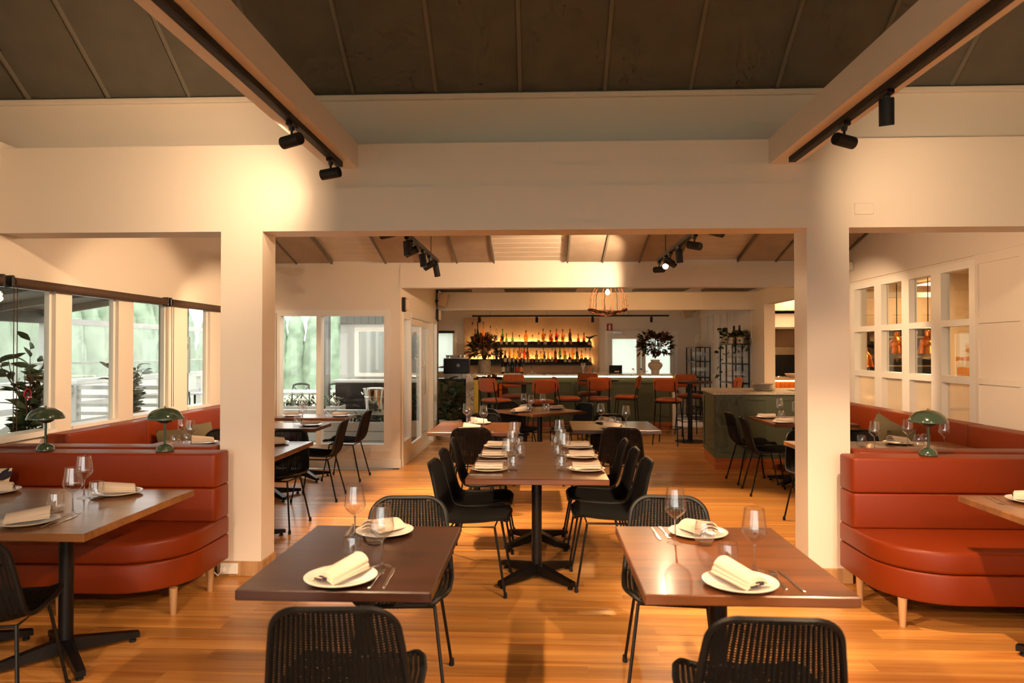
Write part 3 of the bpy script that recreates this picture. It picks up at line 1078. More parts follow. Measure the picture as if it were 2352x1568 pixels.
def cushion(label, loc, rot, m, size=.4, m2=None):
    n = 12
    V, F = [], []
    for sgn in (1, -1):
        for i in range(n + 1):
            for j in range(n + 1):
                u, v = -1 + 2 * i / n, -1 + 2 * j / n
                h = .065 * (1 - u ** 4) * (1 - v ** 4)
                k = 1 - .06 * (1 - abs(u * v))
                V.append((u * size / 2 * k, sgn * h, v * size / 2 * k))
    N = (n + 1) ** 2
    for i in range(n):
        for j in range(n):
            a = i * (n + 1) + j
            F.append((a, a + 1, a + n + 2, a + n + 1))
            F.append((N + a, N + a + n + 1, N + a + n + 2, N + a + 1))
    t = thing('cushion', label, 'cushion', loc, 0, 'scatter cushions')
    t.rotation_euler = rot
    MB().add(V, F).build('cover', m, t)
    if m2:
        p = MB()
        rr = random.Random(5)
        for k in range(34):
            cx, cz = rr.uniform(-.17, .17), rr.uniform(-.17, .17)
            a = rr.uniform(0, PI)
            h = .065 * (1 - (2 * cx / size) ** 4) * (1 - (2 * cz / size) ** 4) + .004
            pts = []
            for q in range(8):
                th = 2 * PI * q / 8
                ex, ez = .034 * math.cos(th), .014 * math.sin(th)
                px_, pz_ = cx + ex * math.cos(a) - ez * math.sin(a), cz + ex * math.sin(a) + ez * math.cos(a)
                hh = .065 * (1 - min(1, abs(2 * px_ / size)) ** 4) * (1 - min(1, abs(2 * pz_ / size)) ** 4) + .002
                pts.append((px_, -hh, pz_))
            p.add(pts, [tuple(range(8))])
        p.build('leaf_print', m2, t, False)
    return t


cushion('cream cushion with black leaf print on the front window-side banquette', (-3.50, 4.29, .625), (R(-14), 0, R(-6)), M['brochure'], .36, M['ink'])
cushion('olive cushion leaning on the window bench behind the wine glasses', (-3.42, 6.5, .625), (R(-10), 0, R(62)), M['cushion'], .36)
cushion('second olive cushion half behind the first on the window bench', (-3.42, 7.0, .625), (R(-10), 0, R(75)), M['cushion'], .36)
cushion('brown cushion at the far end of the window bench', (-3.42, 8.3, .625), (R(-10), 0, R(80)), M['cushion'], .36)
cushion('olive cushion standing on its corner on the bench below the kitchen panes', (3.40, 7.15, .69), (R(-12), R(20), R(-70)), M['cushion'], .36)
cushion('small dark cushion beside the olive one below the kitchen panes', (3.35, 6.72, .63), (R(-12), R(-8), R(-72)), M['cushion'], .34)


# ---- mushroom lamps --------------------------------------------------------------------
def make_lamp():
    t = thing('table_lamp', '', 'lamp')
    MB().lathe([(0, 0), (.052, 0), (.055, .004), (.053, .018), (.043, .034), (.026, .045), (.011, .05)], 28, (0, 0, 0)).build('base', M['lamp_green'], t)
    MB().lathe([(.0075, .048), (.0075, .20)], 14).build('stem', M['lamp_green'], t)
    MB().lathe([(.008, .182), (.028, .186), (.046, .197), (.056, .216), (.057, .228)], 28).build('lower_bowl', M['lamp_green'], t)
    MB().lathe([(.108, .210), (.1115, .2105), (.112, .214), (.108, .228), (.097, .248), (.078, .266), (.052, .279), (.022, .286), (.004, .288), (.004, .288)], 36).lathe(
        [(.108, .210), (.104, .228), (.093, .246), (.075, .263), (.05, .276), (.02, .283)], 36).build('shade', M['lamp_green'], t)
    MB().lathe([(0, .287), (.006, .288), (.0065, .293), (.004, .297), (0, .298)], 12).build('finial', M['brass'], t)
    return t


LP = Kind(make_lamp, 'green mushroom table lamps')
LP.put('green mushroom lamp on the window-side banquette ledge, nearer the windows', (-3.27, 4.545, .876))
LP.put('green mushroom lamp on the window-side banquette ledge, nearer the column', (-2.47, 4.555, .876))
LP.put('green mushroom lamp on the kitchen-side banquette ledge', (2.445, 4.56, .876))


# ---- bar stools ---------------------------------------------------------------------------
def pad(w, d, t, ridges, depth=.008, n=40):
    """upholstered pad in local x (width), y (depth), z (thickness) with channels along y"""
    mb = MB()
    ny = 10
    V, F = [], []
    for sgn in (1, -1):
        for i in range(n + 1):
            for j in range(ny + 1):
                u, v = -1 + 2 * i / n, -1 + 2 * j / ny
                rr = (abs(u) ** 5 + abs(v) ** 5)
                e = max(0.0, 1 - rr) ** .35 if rr < 1 else 0
                # squircle outline
                k = 1.0
                m_ = max(abs(u), abs(v))
                if m_ > 0:
                    k = m_ / (abs(u) ** 5 + abs(v) ** 5) ** .2
                uu, vv = u * k, v * k
                q = max(abs(uu), abs(vv))
                rr = (abs(uu) ** 5 + abs(vv) ** 5) ** .2
                h = t / 2 * (max(0, 1 - rr ** 6)) ** .5
                if sgn > 0 and ridges:
                    h -= depth * (1 - abs(math.sin(PI * ridges * (uu + 1) / 2))) ** 2 * (1 if rr < .97 else 0)
                V.append((uu * w / 2, vv * d / 2, sgn * h))
    N = (n + 1) * (ny + 1)
    for i in range(n):
        for j in range(ny):
            a = i * (ny + 1) + j
            F.append((a, a + ny + 1, a + ny + 2, a + 1))
            F.append((N + a, N + a + 1, N + a + ny + 2, N + a + ny + 1))
    return mb.add(V, F)


def make_stool():
    t = thing('bar_stool', '', 'stool')
    p = pad(.41, .40, .075, 9)
    p.xf(Matrix.Translation((0, 0, .725)))
    p.build('seat', M['velvet'], t)
    b = pad(.40, .235, .06, 8, .006)
    # bend and stand up: local y -> up, z -> forward
    b.v = [(x, .035 * (x / .2) ** 2 + z - .0, y) for (x, y, z) in b.v]
    b.f = [f[::-1] for f in b.f]
    b.xf(Matrix.Translation((0, -.235, .98)) @ Matrix.Rotation(R(10), 4, 'X'))
    b.build('backrest', M['velvet'], t)
    MB().box(-.175, .175, -.16, .16, .675, .692).build('seat_plate', M['black'], t, False)
    for sx in (-1, 1):
        MB().tube([(sx * .165, .15, .685), (sx * .205, .21, 0)], .0095, 8).build('leg', M['black'], t)
        MB().tube([(sx * .205, -.22, 0), (sx * .168, -.165, .685), (sx * .165, -.19, .80), (sx * .160, -.245, 1.03)], .0095, 8).build('leg', M['black'], t)
    z = .27
    k = (.685 - z) / .685
    xa, ya_, yb_ = .165 + .04 * k, .15 + .06 * k, -.165 - .055 * k
    MB().tube([(-xa, ya_, z), (xa, ya_, z), (xa, yb_, z), (-xa, yb_, z)], .008, 6, closed=True).build('footrest', M['black'], t)
    return t


ST = Kind(make_stool, 'orange velvet bar stools')
for lab, x, y, rz in [
    ('orange velvet stool by the marble bar end, turned towards the copper ice bucket', -.72, 11.45, R(-38)),
    ('orange velvet stool facing us behind the bar table left of centre', -.47, 12.55, DN + R(4)),
    ('orange velvet stool with its back to us before the bar table left of centre', .02, 11.15, R(14)),
    ('orange velvet stool in profile facing right between the two middle bar tables', .47, 12.0, RT_ + R(8)),
    ('orange velvet stool facing us behind the middle bar table', .92, 13.35, DN + R(3)),
    ('orange velvet stool with its back squarely to us at the middle bar table', .98, 11.95, R(-1)),
    ('orange velvet stool in profile facing left at the middle bar table', 1.50, 12.45, LF + R(-14)),
    ('orange velvet stool half turned to the bar table next to the glass racks', 2.10, 11.68, R(-24)),
    ('orange velvet stool facing us behind the bar table next to the glass racks', 2.69, 12.85, DN + R(6)),
    ('orange velvet stool half hidden behind the green counter', 3.10, 12.0, R(60)),
]:
    ST.put(lab, (x, y, 0), rz)


def make_bar_table():
    t = thing('bar_table', '', 'table')
    MB().lathe([(0, .985), (.352, .985), (.365, .990), (.367, 1.012), (.36, 1.018), (0, 1.018)], 48).build('table_top', M['table_dark'], t)
    MB().box(-.13, .13, -.13, .13, .975, .985).build('mounting_plate', M['black'], t, False)
    MB().lathe([(.04, .012), (.04, .975)], 16).build('pedestal', M['black'], t)
    MB().lathe([(0, 0), (.25, 0), (.25, .008), (.10, .018), (.04, .03)], 36).build('base_disc', M['black'], t)
    return t


BT = Kind(make_bar_table, 'round high bar tables')
BT.put('round dark bar table carrying a tray, closest to the marble bar end', (-.96, 13.25, 0), 0, (.82, .82, 1))
BT.put('round dark bar table in front of the row of wine bottles', (-.275, 11.75, 0))
BT.put('round dark bar table in the middle of the bar stools', (1.05, 12.72, 0))
BT.put('round dark bar table next to the glass racks', (2.53, 12.05, 0))
# ================================================================== tableware
TZ = .75


def make_plate():
    o = MB().lathe([(0, .006), (.070, .006), (.078, .009), (.106, .0165), (.121, .0195), (.1245, .0185), (.123, .0155), (.080, .002), (.070, 0), (0, 0)], 40).build('dinner_plate', M['plate'])
    return tag(o, '', 'plate')


def make_wine():
    t = thing('wine_glass', '', 'wine glass')
    MB().lathe([(.0045, .098), (.012, .104), (.026, .116), (.0385, .128), (.0435, .139), (.0438, .145), (.0415, .165), (.0372, .195), (.0335, .224)], 28).lathe(
        [(0, .1035), (.012, .1062), (.026, .118), (.0378, .1298), (.0425, .140), (.0428, .145), (.0405, .165), (.0362, .195), (.0330, .224)], 28).build('bowl', M['glass'], t)
    MB().tube([(.0334 * math.cos(2 * PI * k / 28), .0334 * math.sin(2 * PI * k / 28), .2245) for k in range(28)], .0006, 5, closed=True).build('lip', M['solid_glass'], t)
    MB().lathe([(.034, .0004), (.0348, .0012), (.033, .0022), (.016, .005), (.006, .012)], 24).build('foot', M['glass'], t)
    MB().lathe([(0, .0115), (.006, .012), (.0034, .024), (.0033, .08), (.0045, .098), (0, .0985)], 16).build('stem', M['solid_glass'], t)
    return t


def make_tumbler():
    t = thing('tumbler', '', 'tumbler')
    MB().lathe([(.0335, .094), (.0375, .070), (.0405, .045), (.0405, .030), (.0375, .014), (.031, .0015), (.028, 0), (0, 0)], 28).build('wall', M['glass'], t)
    MB().lathe([(.0326, .094), (.0365, .070), (.0393, .045), (.0390, .031), (.0370, .022)], 28).build('inner_wall', M['glass'], t)
    MB().lathe([(0, .002), (.026, .002), (.030, .004), (.0362, .016), (.0368, .020), (.034, .0205), (.025, .0165), (0, .0155)], 28).build('thick_base', M['glass'], t)
    MB().tube([(.0331 * math.cos(2 * PI * k / 28), .0331 * math.sin(2 * PI * k / 28), .0942) for k in range(28)], .0007, 5, closed=True).build('lip', M['solid_glass'], t)
    return t


def napkin_mesh(style):
    mb = MB()
    nx, ny = 14, 12

    def sheet(w0, l0, zf, th, yo=0, xo=0):
        V, F = [], []
        for lay in (1, 0):
            for i in range(nx + 1):
                for j in range(ny + 1):
                    u, v = -1 + 2 * i / nx, -1 + 2 * j / ny
                    V.append((xo + u * w0, yo + v * l0, zf(u, v) + (th if lay else 0)))
        N = (nx + 1) * (ny + 1)
        for i in range(nx):
            for j in range(ny):
                a = i * (ny + 1) + j
                F.append((a, a + ny + 1, a + ny + 2, a + 1))
                F.append((N + a, N + a + 1, N + a + ny + 2, N + a + ny + 1))
        for i in range(nx):
            for j in (0, ny):
                a, b = i * (ny + 1) + j, (i + 1) * (ny + 1) + j
                F.append((a, b, N + b, N + a) if j else (b, a, N + a, N + b))
        for j in range(ny):
            for i in (0, nx):
                a, b = i * (ny + 1) + j, i * (ny + 1) + j + 1
                F.append((b, a, N + a, N + b) if i else (a, b, N + b, N + a))
        mb.add(V, F)
    if style == 0:
        sheet(.050, .088, lambda u, v: .010 + .016 * (1 - u * u) + .005 * v, .005)
        sheet(.046, .088, lambda u, v: .016 + .022 * (1 - u * u) ** .8 + .008 * v, .005, .002, .002)
        sheet(.040, .086, lambda u, v: .022 + .027 * (1 - (u * .95) ** 2) ** .7 + .012 * v, .006, .004, .004)
    else:
        sheet(.052, .092, lambda u, v: .0115 + .004 * (1 - u * u), .006)
        sheet(.050, .091, lambda u, v: .018 + .006 * (1 - u * u) + .0015 * math.sin(9 * v), .006)
        sheet(.026, .090, lambda u, v: .026 + .006 * (1 - u * u) + .003 * abs(v), .008, 0, .022)
        sheet(.024, .090, lambda u, v: .026 + .005 * (1 - u * u) + .003 * abs(v), .006, 0, -.026)
    return mb


def make_napkin(style):
    def f():
        t = thing('napkin', '', 'napkin')
        napkin_mesh(style).build('folded_cloth', M['napkin'], t, True, 50)
        if style == 0:
            p = MB()
            for (x, z, w, h) in ((-.020, .014, .030, .005), (.012, .016, .018, .010), (-.004, .0245, .016, .004)):
                p.box(x - w / 2, x + w / 2, -.0895, -.0865, z, z + h)
            p.build('navy_print', M['ink'], t, False)
        return t
    return f


def make_knife():
    mb = MB()
    mb.prism([(-.004, -.105), (.004, -.105), (.0055, -.06), (.0045, -.012), (.0055, 0), (.0085, .03), (.0085, .085), (.004, .108), (-.004, .112), (-.0055, .06), (-.0045, 0), (-.0055, -.06)], 0, .0035, .001, 1)
    return tag(mb.build('table_knife', M['chrome'], None, False), '', 'knife')


def make_fork():
    mb = MB()
    mb.prism([(-.004, -.1), (.004, -.1), (.0055, -.06), (.003, .0), (.004, .03), (.0105, .048), (.0105, .062), (-.0105, .062), (-.0105, .048), (-.004, .03), (-.003, 0), (-.0055, -.06)], 0, .003, .0008, 1)
    for k in range(4):
        x = -.0092 + k * .0061
        mb.box(x - .0014, x + .0014, .061, .1, .001, .0035)
    return tag(mb.build('table_fork', M['chrome'], None, False), '', 'fork')


PLT = Kind(make_plate, 'white dinner plates')
WIN = Kind(make_wine, 'stemmed wine glasses')
TUM = Kind(make_tumbler, 'water tumblers')
NAPA = Kind(make_napkin(0), 'rolled linen napkins')
NAPB = Kind(make_napkin(1), 'flat folded linen napkins')
KNF = Kind(make_knife, 'table knives')
FRK = Kind(make_fork, 'table forks')


def setting(where, x, y, rz, style=0, nap_rz=None):
    PLT.put('white plate under a napkin, ' + where, (x, y, TZ))
    (NAPB if style else NAPA).put(('flat folded' if style else 'loosely folded') + ' cream napkin, ' + where, (x, y, TZ + .0095), rz if nap_rz is None else nap_rz)


def cutlery(where, kx, ky, fx, fy, rz, rz2=None):
    KNF.put('steel knife, ' + where, (kx, ky, TZ), rz)
    FRK.put('steel fork, ' + where, (fx, fy, TZ), rz if rz2 is None else rz2)


a = 'near end of the dark two-seat table'
setting(a, -.685, 2.408, R(-20), 0, R(-28))
cutlery(a, -.525, 2.436, -.568, 2.427, R(3), R(-1))
WIN.put('wine glass standing near the cutlery of the dark two-seat table', (-.577, 2.558, TZ))
TUM.put('tumbler behind the nearer plate of the dark two-seat table', (-.702, 2.628, TZ))
a = 'far end of the dark two-seat table'
setting(a, -.672, 3.03, DN, 0, R(150))
cutlery(a, -.835, 3.075, -.80, 3.075, R(187), R(181))
WIN.put('wine glass at the far left corner setting of the dark two-seat table', (-.775, 2.93, TZ))
TUM.put('tumbler before the farther plate of the dark two-seat table', (-.672, 2.86, TZ))
a = 'near end of the red-brown two-seat table'
setting(a, .67, 2.408, 0, 0, R(26))
cutlery(a, .856, 2.452, .817, 2.47, R(3), R(-4))
WIN.put('wine glass behind the nearer plate of the red-brown two-seat table', (.764, 2.562, TZ))
TUM.put('tumbler behind the nearer napkin of the red-brown two-seat table', (.675, 2.585, TZ))
a = 'far end of the red-brown two-seat table'
setting(a, .674, 3.06, DN, 0, R(200))
cutlery(a, .497, 3.068, .537, 3.09, R(181), R(183))
WIN.put('wine glass at the far left of the red-brown two-seat table', (.552, 2.924, TZ))
TUM.put('tumbler before the farther plate of the red-brown two-seat table', (.666, 2.905, TZ))
tb = 'table by the front window-side banquette'
setting('near side of the ' + tb, -2.336, 3.138, 0, 0, R(-62))
cutlery('near side of the ' + tb, -2.20, 3.185, -2.25, 3.187, R(6), R(9))
setting('far side of the ' + tb, -2.317, 3.79, DN, 0, R(118))
setting('picture-edge corner of the ' + tb, -3.02, 3.80, DN, 0, R(118))
WIN.put('nearer wine glass on the table by the front window-side banquette', (-2.255, 3.326, TZ))
WIN.put('farther wine glass on the table by the front window-side banquette', (-2.441, 3.691, TZ))
TUM.put('nearer tumbler on the table by the front window-side banquette', (-2.36, 3.36, TZ))
TUM.put('farther tumbler on the table by the front window-side banquette', (-2.35, 3.655, TZ))
tb = 'table by the front kitchen-side banquette'
setting('far side of the ' + tb, 2.56, 3.78, DN, 0, R(240))
KNF.put('steel knife lying on the ' + tb, (2.41, 3.80, TZ), R(171))
FRK.put('steel fork lying on the ' + tb, (2.375, 3.81, TZ), R(171))
for i, (nm, yl, yr_) in enumerate((('nearest', 4.64, 4.66), ('middle', 5.21, 5.215), ('furthest', 5.74, 5.74))):
    a, b = nm + ' seat, window side of the long table', nm + ' seat, kitchen side of the long table'
    setting(a, -.335, yl, RT_, 1)
    setting(b, .30, yr_, LF, 1)
    KNF.put('steel knife, ' + a, (-.345, yl - .168, TZ), R(-90))
    FRK.put('steel fork, ' + a, (-.345, yl - .145, TZ), R(-91))
    KNF.put('steel knife, ' + b, (.31, yr_ + .168, TZ), R(90))
    FRK.put('steel fork, ' + b, (.31, yr_ + .145, TZ), R(91))
    wl = [(-.205, 4.53), (-.195, 4.98), (-.205, 5.585)][i]
    wr = [(.163, 4.86), (.15, 5.09), (.155, 5.74)][i]
    tl_ = [(-.178, 4.655), (-.15, 5.215), (-.175, 5.71)][i]
    t_r = [(.14, 4.66), (.13, 5.235), (.125, 5.83)][i]
    WIN.put('wine glass, ' + a, (*wl, TZ))
    WIN.put('wine glass, ' + b, (*wr, TZ))
    TUM.put('tumbler, ' + a, (*tl_, TZ))
    TUM.put('tumbler, ' + b, (*t_r, TZ))
tb = 'square table beside the sliding doors'
setting('near side of the ' + tb, -.665, 6.95, 0, 0, R(80))
setting('far side of the ' + tb, -.655, 7.55, DN, 0, R(100))
WIN.put('wine glass further back on the ' + tb, (-.78, 7.45, TZ))
WIN.put('wine glass nearer us on the ' + tb, (-.577, 7.17, TZ))
TUM.put('tumbler nearer us on the ' + tb, (-.715, 7.19, TZ))
TUM.put('tumbler further back on the ' + tb, (-.70, 7.36, TZ))
cutlery('near side of the ' + tb, -.50, 6.93, -.465, 6.93, 0)
cutlery('far side of the ' + tb, -.84, 7.55, -.875, 7.55, DN)
tb = 'square dark table before the bar'
setting('near side of the ' + tb, .73, 7.16, 0, 0, R(60))
setting('far side of the ' + tb, .72, 7.72, DN, 0, R(140))
WIN.put('wine glass further back on the ' + tb, (.643, 7.54, TZ))
WIN.put('wine glass nearer us on the ' + tb, (.875, 7.256, TZ))
TUM.put('tumbler further back on the ' + tb, (.757, 7.47, TZ))
TUM.put('tumbler nearer us on the ' + tb, (.80, 7.33, TZ))
cutlery('far side of the ' + tb, .53, 7.73, .495, 7.73, DN)
tb = 'diamond-turned table'
setting('window side of the ' + tb, -.265, 9.03, R(-53))
setting('far kitchen side of the ' + tb, .21, 9.50, R(127), 1)
setting('far window side of the ' + tb, -.20, 9.52, R(217), 0)
WIN.put('leftmost wine glass on the ' + tb, (-.215, 9.24, TZ))
WIN.put('middle wine glass of three on the ' + tb, (-.115, 8.92, TZ))
WIN.put('rightmost wine glass on the ' + tb, (.03, 9.19, TZ))
TUM.put('tumbler by the middle wine glass on the ' + tb, (-.155, 9.06, TZ))
TUM.put('tumbler by the rightmost wine glass on the ' + tb, (.08, 9.28, TZ))
tb = 'window-side booth table'
setting('far side of the ' + tb, -2.85, 5.86, DN, 0, R(120))
setting('near side of the ' + tb, -2.93, 5.33, 0, 0, R(-62))
setting('end of the %s by the column' % tb, -2.24, 5.86, DN, 0, R(120))
WIN.put('wine glass further back on the ' + tb, (-3.04, 5.89, TZ))
WIN.put('wine glass nearer us on the ' + tb, (-2.83, 5.62, TZ))
TUM.put('tumbler nearest the lamp on the ' + tb, (-2.985, 5.66, TZ))
TUM.put('middle tumbler on the ' + tb, (-2.95, 5.79, TZ))
tb = 'narrow table before the courtyard window'
setting('nearer ' + tb, -2.40, 7.30, LF, 1)
WIN.put('wine glass on the nearer ' + tb, (-2.527, 7.42, TZ))
TUM.put('tumbler on the nearer ' + tb, (-2.55, 7.31, TZ))
setting('farther ' + tb, -2.38, 8.33, LF, 1)
setting('wall end of the farther ' + tb, -2.96, 8.33, RT_, 1)
WIN.put('wine glass on the farther ' + tb, (-2.476, 8.46, TZ))
TUM.put('tumbler on the farther ' + tb, (-2.52, 8.30, TZ))
WIN.put('wine glass at the wall end of the farther ' + tb, (-2.80, 8.2, TZ))
tb = 'table before the green counter'
setting('far side of the ' + tb, 2.64, 8.36, RT_, 1)
setting('near side of the ' + tb, 2.64, 7.78, RT_, 1)
WIN.put('wine glass further back on the ' + tb, (2.79, 8.36, TZ))
WIN.put('wine glass beside the column edge on the ' + tb, (2.80, 7.88, TZ))
TUM.put('tumbler further back on the ' + tb, (2.77, 8.24, TZ))
TUM.put('tumbler beside the column edge on the ' + tb, (2.78, 7.74, TZ))
tb = 'kitchen-side booth table'
setting('middle of the ' + tb, 3.02, 6.08, DN, 0, R(110))
cutlery('middle of the ' + tb, 2.83, 6.05, 2.86, 6.05, DN)
WIN.put('wine glass next to the column on the ' + tb, (2.66, 5.74, TZ))
WIN.put('middle wine glass left of the lamp on the ' + tb, (3.0, 5.90, TZ))
WIN.put('wine glass right of the lamp on the ' + tb, (3.235, 5.80, TZ))
TUM.put('tumbler next to the column on the ' + tb, (2.63, 5.90, TZ))
TUM.put('tumbler left of the lamp on the ' + tb, (3.10, 5.93, TZ))
TUM.put('tumbler right of the lamp on the ' + tb, (3.20, 6.0, TZ))

# ================================================================== track lights
def track(name, label, x, y0, y1, z, wires=None):
    t = thing(name, label, 'track', (0, 0, 0), 0, 'black lighting tracks')
    MB().box(x - .021, x + .021, y0, y1, z, z + .034).box(x - .012, x + .012, y0 + .02, y1 - .02, z - .001, z).build('rail', M['black_matt'], t, False)
    for (wy, zt) in wires or ():
        MB().tube([(x, wy, z + .03), (x, wy, zt)], .004, 6).build('suspension_wire', M['black_matt'], t)
    return t


ZT = 2.7505
track('light_track', 'black lighting track under the window-side tie beam', -1.325, -2.5, 4.60, ZT)
track('light_track', 'black lighting track under the kitchen-side tie beam', 1.622, -2.5, 4.60, ZT)
track('light_track', 'suspended black track with four spots before the courtyard wall', -1.13, 5.15, 7.69, 2.5, [(7.25, 3.12), (5.6, 3.5)])
track('light_track', 'suspended black track with spots before the kitchen hatch', 1.28, 5.15, 7.69, 2.5, [(7.25, 3.12), (5.6, 3.5)])


def spot_head(label, x, y, zt, d, power=0.0, size=60, blend=.3, r=.033, L=.125, drop=.06, lens=True):
    """a cylindrical spot hung under a track at height zt, pointing along d"""
    t = thing('track_spot', label, 'spotlight', (x, y, zt), 0, 'black cylinder spotlights')
    MB().box(-.018, .018, -.045, .045, -.022, 0, .004).lathe([(.014, -.04), (.018, -.022)], 10, (0, 0, 0), True, True).build('adapter', M['black_plastic'], t)
    MB().tube([(0, 0, -.035), (0, 0, -drop + .0)], .007, 8).build('yoke', M['black_matt'], t)
    dv = Vector(d).normalized()
    q = dv.to_track_quat('Z', 'Y').to_matrix().to_4x4()
    c = Vector((0, 0, -drop - r * (1 - abs(dv.z)) - .5 * L * abs(dv.z) * .55))
    mx = Matrix.Translation(c) @ q
    MB().lathe([(0, -L / 2), (r * .93, -L / 2), (r, -L / 2 + .006), (r, L / 2), (r * .9, L / 2), (r * .88, L / 2 - .012)], 28).xf(mx).build('housing', M['black_matt'], t)
    MB().lathe([(0, L / 2 - .012), (r * .88, L / 2 - .012)], 28).xf(mx).build('lens', M['lens'] if power else M['black_plastic'], t)
    if power:
        spot('spot_light', t, c + dv * (L / 2 + .004), dv, power, size, blend)
    return t


def aim(p, q):
    return Vector(q) - Vector(p)


xl, xr = -1.325, 1.622
# in view on the two tie-beam tracks
spot_head('black spot under the window-side tie beam aimed at the window wall', xl, 3.70, ZT, (-1, .50, -.08), 46, 130, 1.0)
spot_head('black spot at the beam end of the window-side track', xl, 4.40, ZT, (-1, .22, -.10), 8, 110, 1.0)
spot_head('black spot hanging straight down from the kitchen-side track', xr, 3.36, ZT, (.12, .25, -1), 110, 70, .6, drop=.06)
spot_head('black spot at the beam end of the kitchen-side track', xr, 3.82, ZT, (1, .45, -.10), 28, 120, 1.0)
# the rest of the row, over the camera and behind it
for i, (x, y, q, pw, sz) in enumerate([
    (xl, 1.95, (2.45, 4.1, .3), 120, 42), (xl, 1.75, (.75, 2.9, .4), 95, 50), (xl, .85, (.1, 4.6, 0), 160, 44), (xl, -.3, (-1.6, 3.2, .3), 80, 60),
    (xr, 2.15, (-2.05, 4.05, .2), 110, 26), (xr, 1.7, (.2, 4.0, 0), 130, 50), (xr, .9, (-.2, 3.6, .3), 100, 56), (xr, -.3, (2.2, 3.0, .3), 70, 60),
    (xl, -1.6, (-.6, 1.0, 0), 120, 70), (xr, -1.6, (.6, 1.0, 0), 120, 70),
]):
    spot_head('%s black spot from the main beam on the %s tie-beam track' % (('third', 'fourth', 'fifth', 'sixth')[i % 4] if i < 8 else 'seventh', 'window-side' if x < 0 else 'kitchen-side'),
              x, y, ZT, aim((x, y, ZT - .12), q), pw, sz, .35)
# middle room
z2 = 2.5
xl2, xr2 = -1.13, 1.28
spot_head('first hanging spot of the courtyard-side track, aimed at the floor', xl2, 5.95, z2, (.05, .1, -1), 100, 60, .4)
spot_head('tilted spot beside the first hanging one on the courtyard-side track', xl2, 6.15, z2, (-.85, .1, -.35), 70, 64, .4)
spot_head('second hanging spot of the courtyard-side track', xl2, 6.75, z2, (.12, .05, -1), 140, 64, .4)
spot_head('level spot of the courtyard-side track aimed at the window wall', xl2, 7.15, z2, (-.9, .35, -.45), 110, 60, .4)
spot_head('end spot of the courtyard-side track hanging down', xl2, 7.64, z2, (.15, .35, -1), 120, 64, .4)
spot_head('dark spot at the near end of the kitchen-side suspended track', xr2, 7.64, z2, (-.75, .9, .05), 80, 70, .4)
spot_head('glowing spot of the kitchen-side suspended track aimed at the camera', xr2, 7.25, z2, (-.22, -1, -.33), 22, 56, .3)
spot_head('hanging spot of the kitchen-side suspended track', xr2, 6.55, z2, (.1, .05, -1), 140, 64, .4)
spot_head('spot of the kitchen-side suspended track turned to the green counter', xr2, 7.0, z2, (1, .5, -.5), 110, 60, .4)
spot_head('spot of the kitchen-side suspended track turned to the ceiling boards', xr2, 5.9, z2, (-.6, .8, .25), 60, 80, .5)
spot_head('added unseen spot on the courtyard-side track brightening the wall over the roller blinds', xl2, 5.2, z2, (-1, .45, -.12), 45, 90, .8)  # extra head hidden by the beam, added to brighten the window wall
spot_head('added unseen spot on the kitchen-side suspended track brightening the panelled wall', xr2, 5.2, z2, (1, .30, -.18), 50, 90, .8)  # another hidden head, put in to lift the kitchen-side wall
# bar track across
t = thing('light_track', 'long black track hung across the bar in front of the bottles', 'track', (0, 0, 0), 0, 'black lighting tracks')
MB().box(-1.47, 2.75, 15.18, 15.222, 2.262, 2.296).build('rail', M['black_matt'], t, False)
for wx in (-1.08, 1.13, .14):
    MB().tube([(wx, 15.2, 2.29), (wx, 15.2, 2.75)], .003, 6).build('suspension_wire', M['black_matt'], t)
for i, wx in enumerate((-1.316, -.075, 1.122, 2.375)):
    spot_head('%s black spot on the long track across the bar' % ('first', 'second', 'third', 'fourth')[i], wx, 15.2, 2.262, (0, .02, -1), (110, 90, 90, 110)[i], 70, .5, .03, .11, .04)

# vine pendant
t = thing('pendant_lamp', 'vine-wreath pendant with bare bulb hanging before the bar', 'pendant lamp', (1.045, 11.0, 2.14))
rr = random.Random(3)
pts = []
ring = MB()
for s_ in range(5):
    ph = rr.uniform(0, 6)
    pts = []
    for k in range(40):
        a = 2 * PI * k / 40
        r_ = .285 + .018 * math.sin(5 * a + ph) + rr.uniform(-.012, .012)
        pts.append((r_ * math.cos(a), r_ * math.sin(a), .0 + .018 * math.sin(3 * a + ph * 2) + .03 * math.cos(2 * a) + rr.uniform(-.012, .012)))
    ring.tube(pts, .007, 5, closed=True)
for k in range(40):
    a = rr.uniform(0, 2 * PI)
    r_ = .285
    p = Vector((r_ * math.cos(a), r_ * math.sin(a), rr.uniform(-.01, .03)))
    q = p + Vector((math.cos(a) * rr.uniform(0, .07), math.sin(a) * rr.uniform(0, .07), rr.uniform(-.03, .09)))
    ring.tube([p, (p + q) / 2 + Vector((0, 0, rr.uniform(-.02, .02))), q], [.003, .0025, .001], 4)
ring.build('vine_wreath', M['twig'], t)
for k in range(11):
    a = 2 * PI * k / 11 + rr.uniform(-.12, .12)
    r0 = .28
    pp = []
    for j in range(9):
        f = j / 8
        r_ = r0 * math.cos(f * PI / 2 * .92) ** .62 + .015
        pp.append((r_ * math.cos(a) + rr.uniform(-.006, .006), r_ * math.sin(a) + rr.uniform(-.006, .006), .0 + .42 * math.sin(f * PI / 2)))
    b = MB().tube(pp, .005, 5)
    for j in range(1, 7):
        p = Vector(pp[j])
        q = p + Vector((math.cos(a) * rr.uniform(-.02, .05), math.sin(a) * rr.uniform(-.02, .05), rr.uniform(-.03, .06)))
        b.tube([p, q], [.003, .001], 4)
    b.build('vine_rib', M['twig'], t)
MB().lathe([(.012, .405), (.016, .40), (.016, .36), (.013, .345)], 12, (0, 0, 0), True, True).build('socket', M['black_plastic'], t)
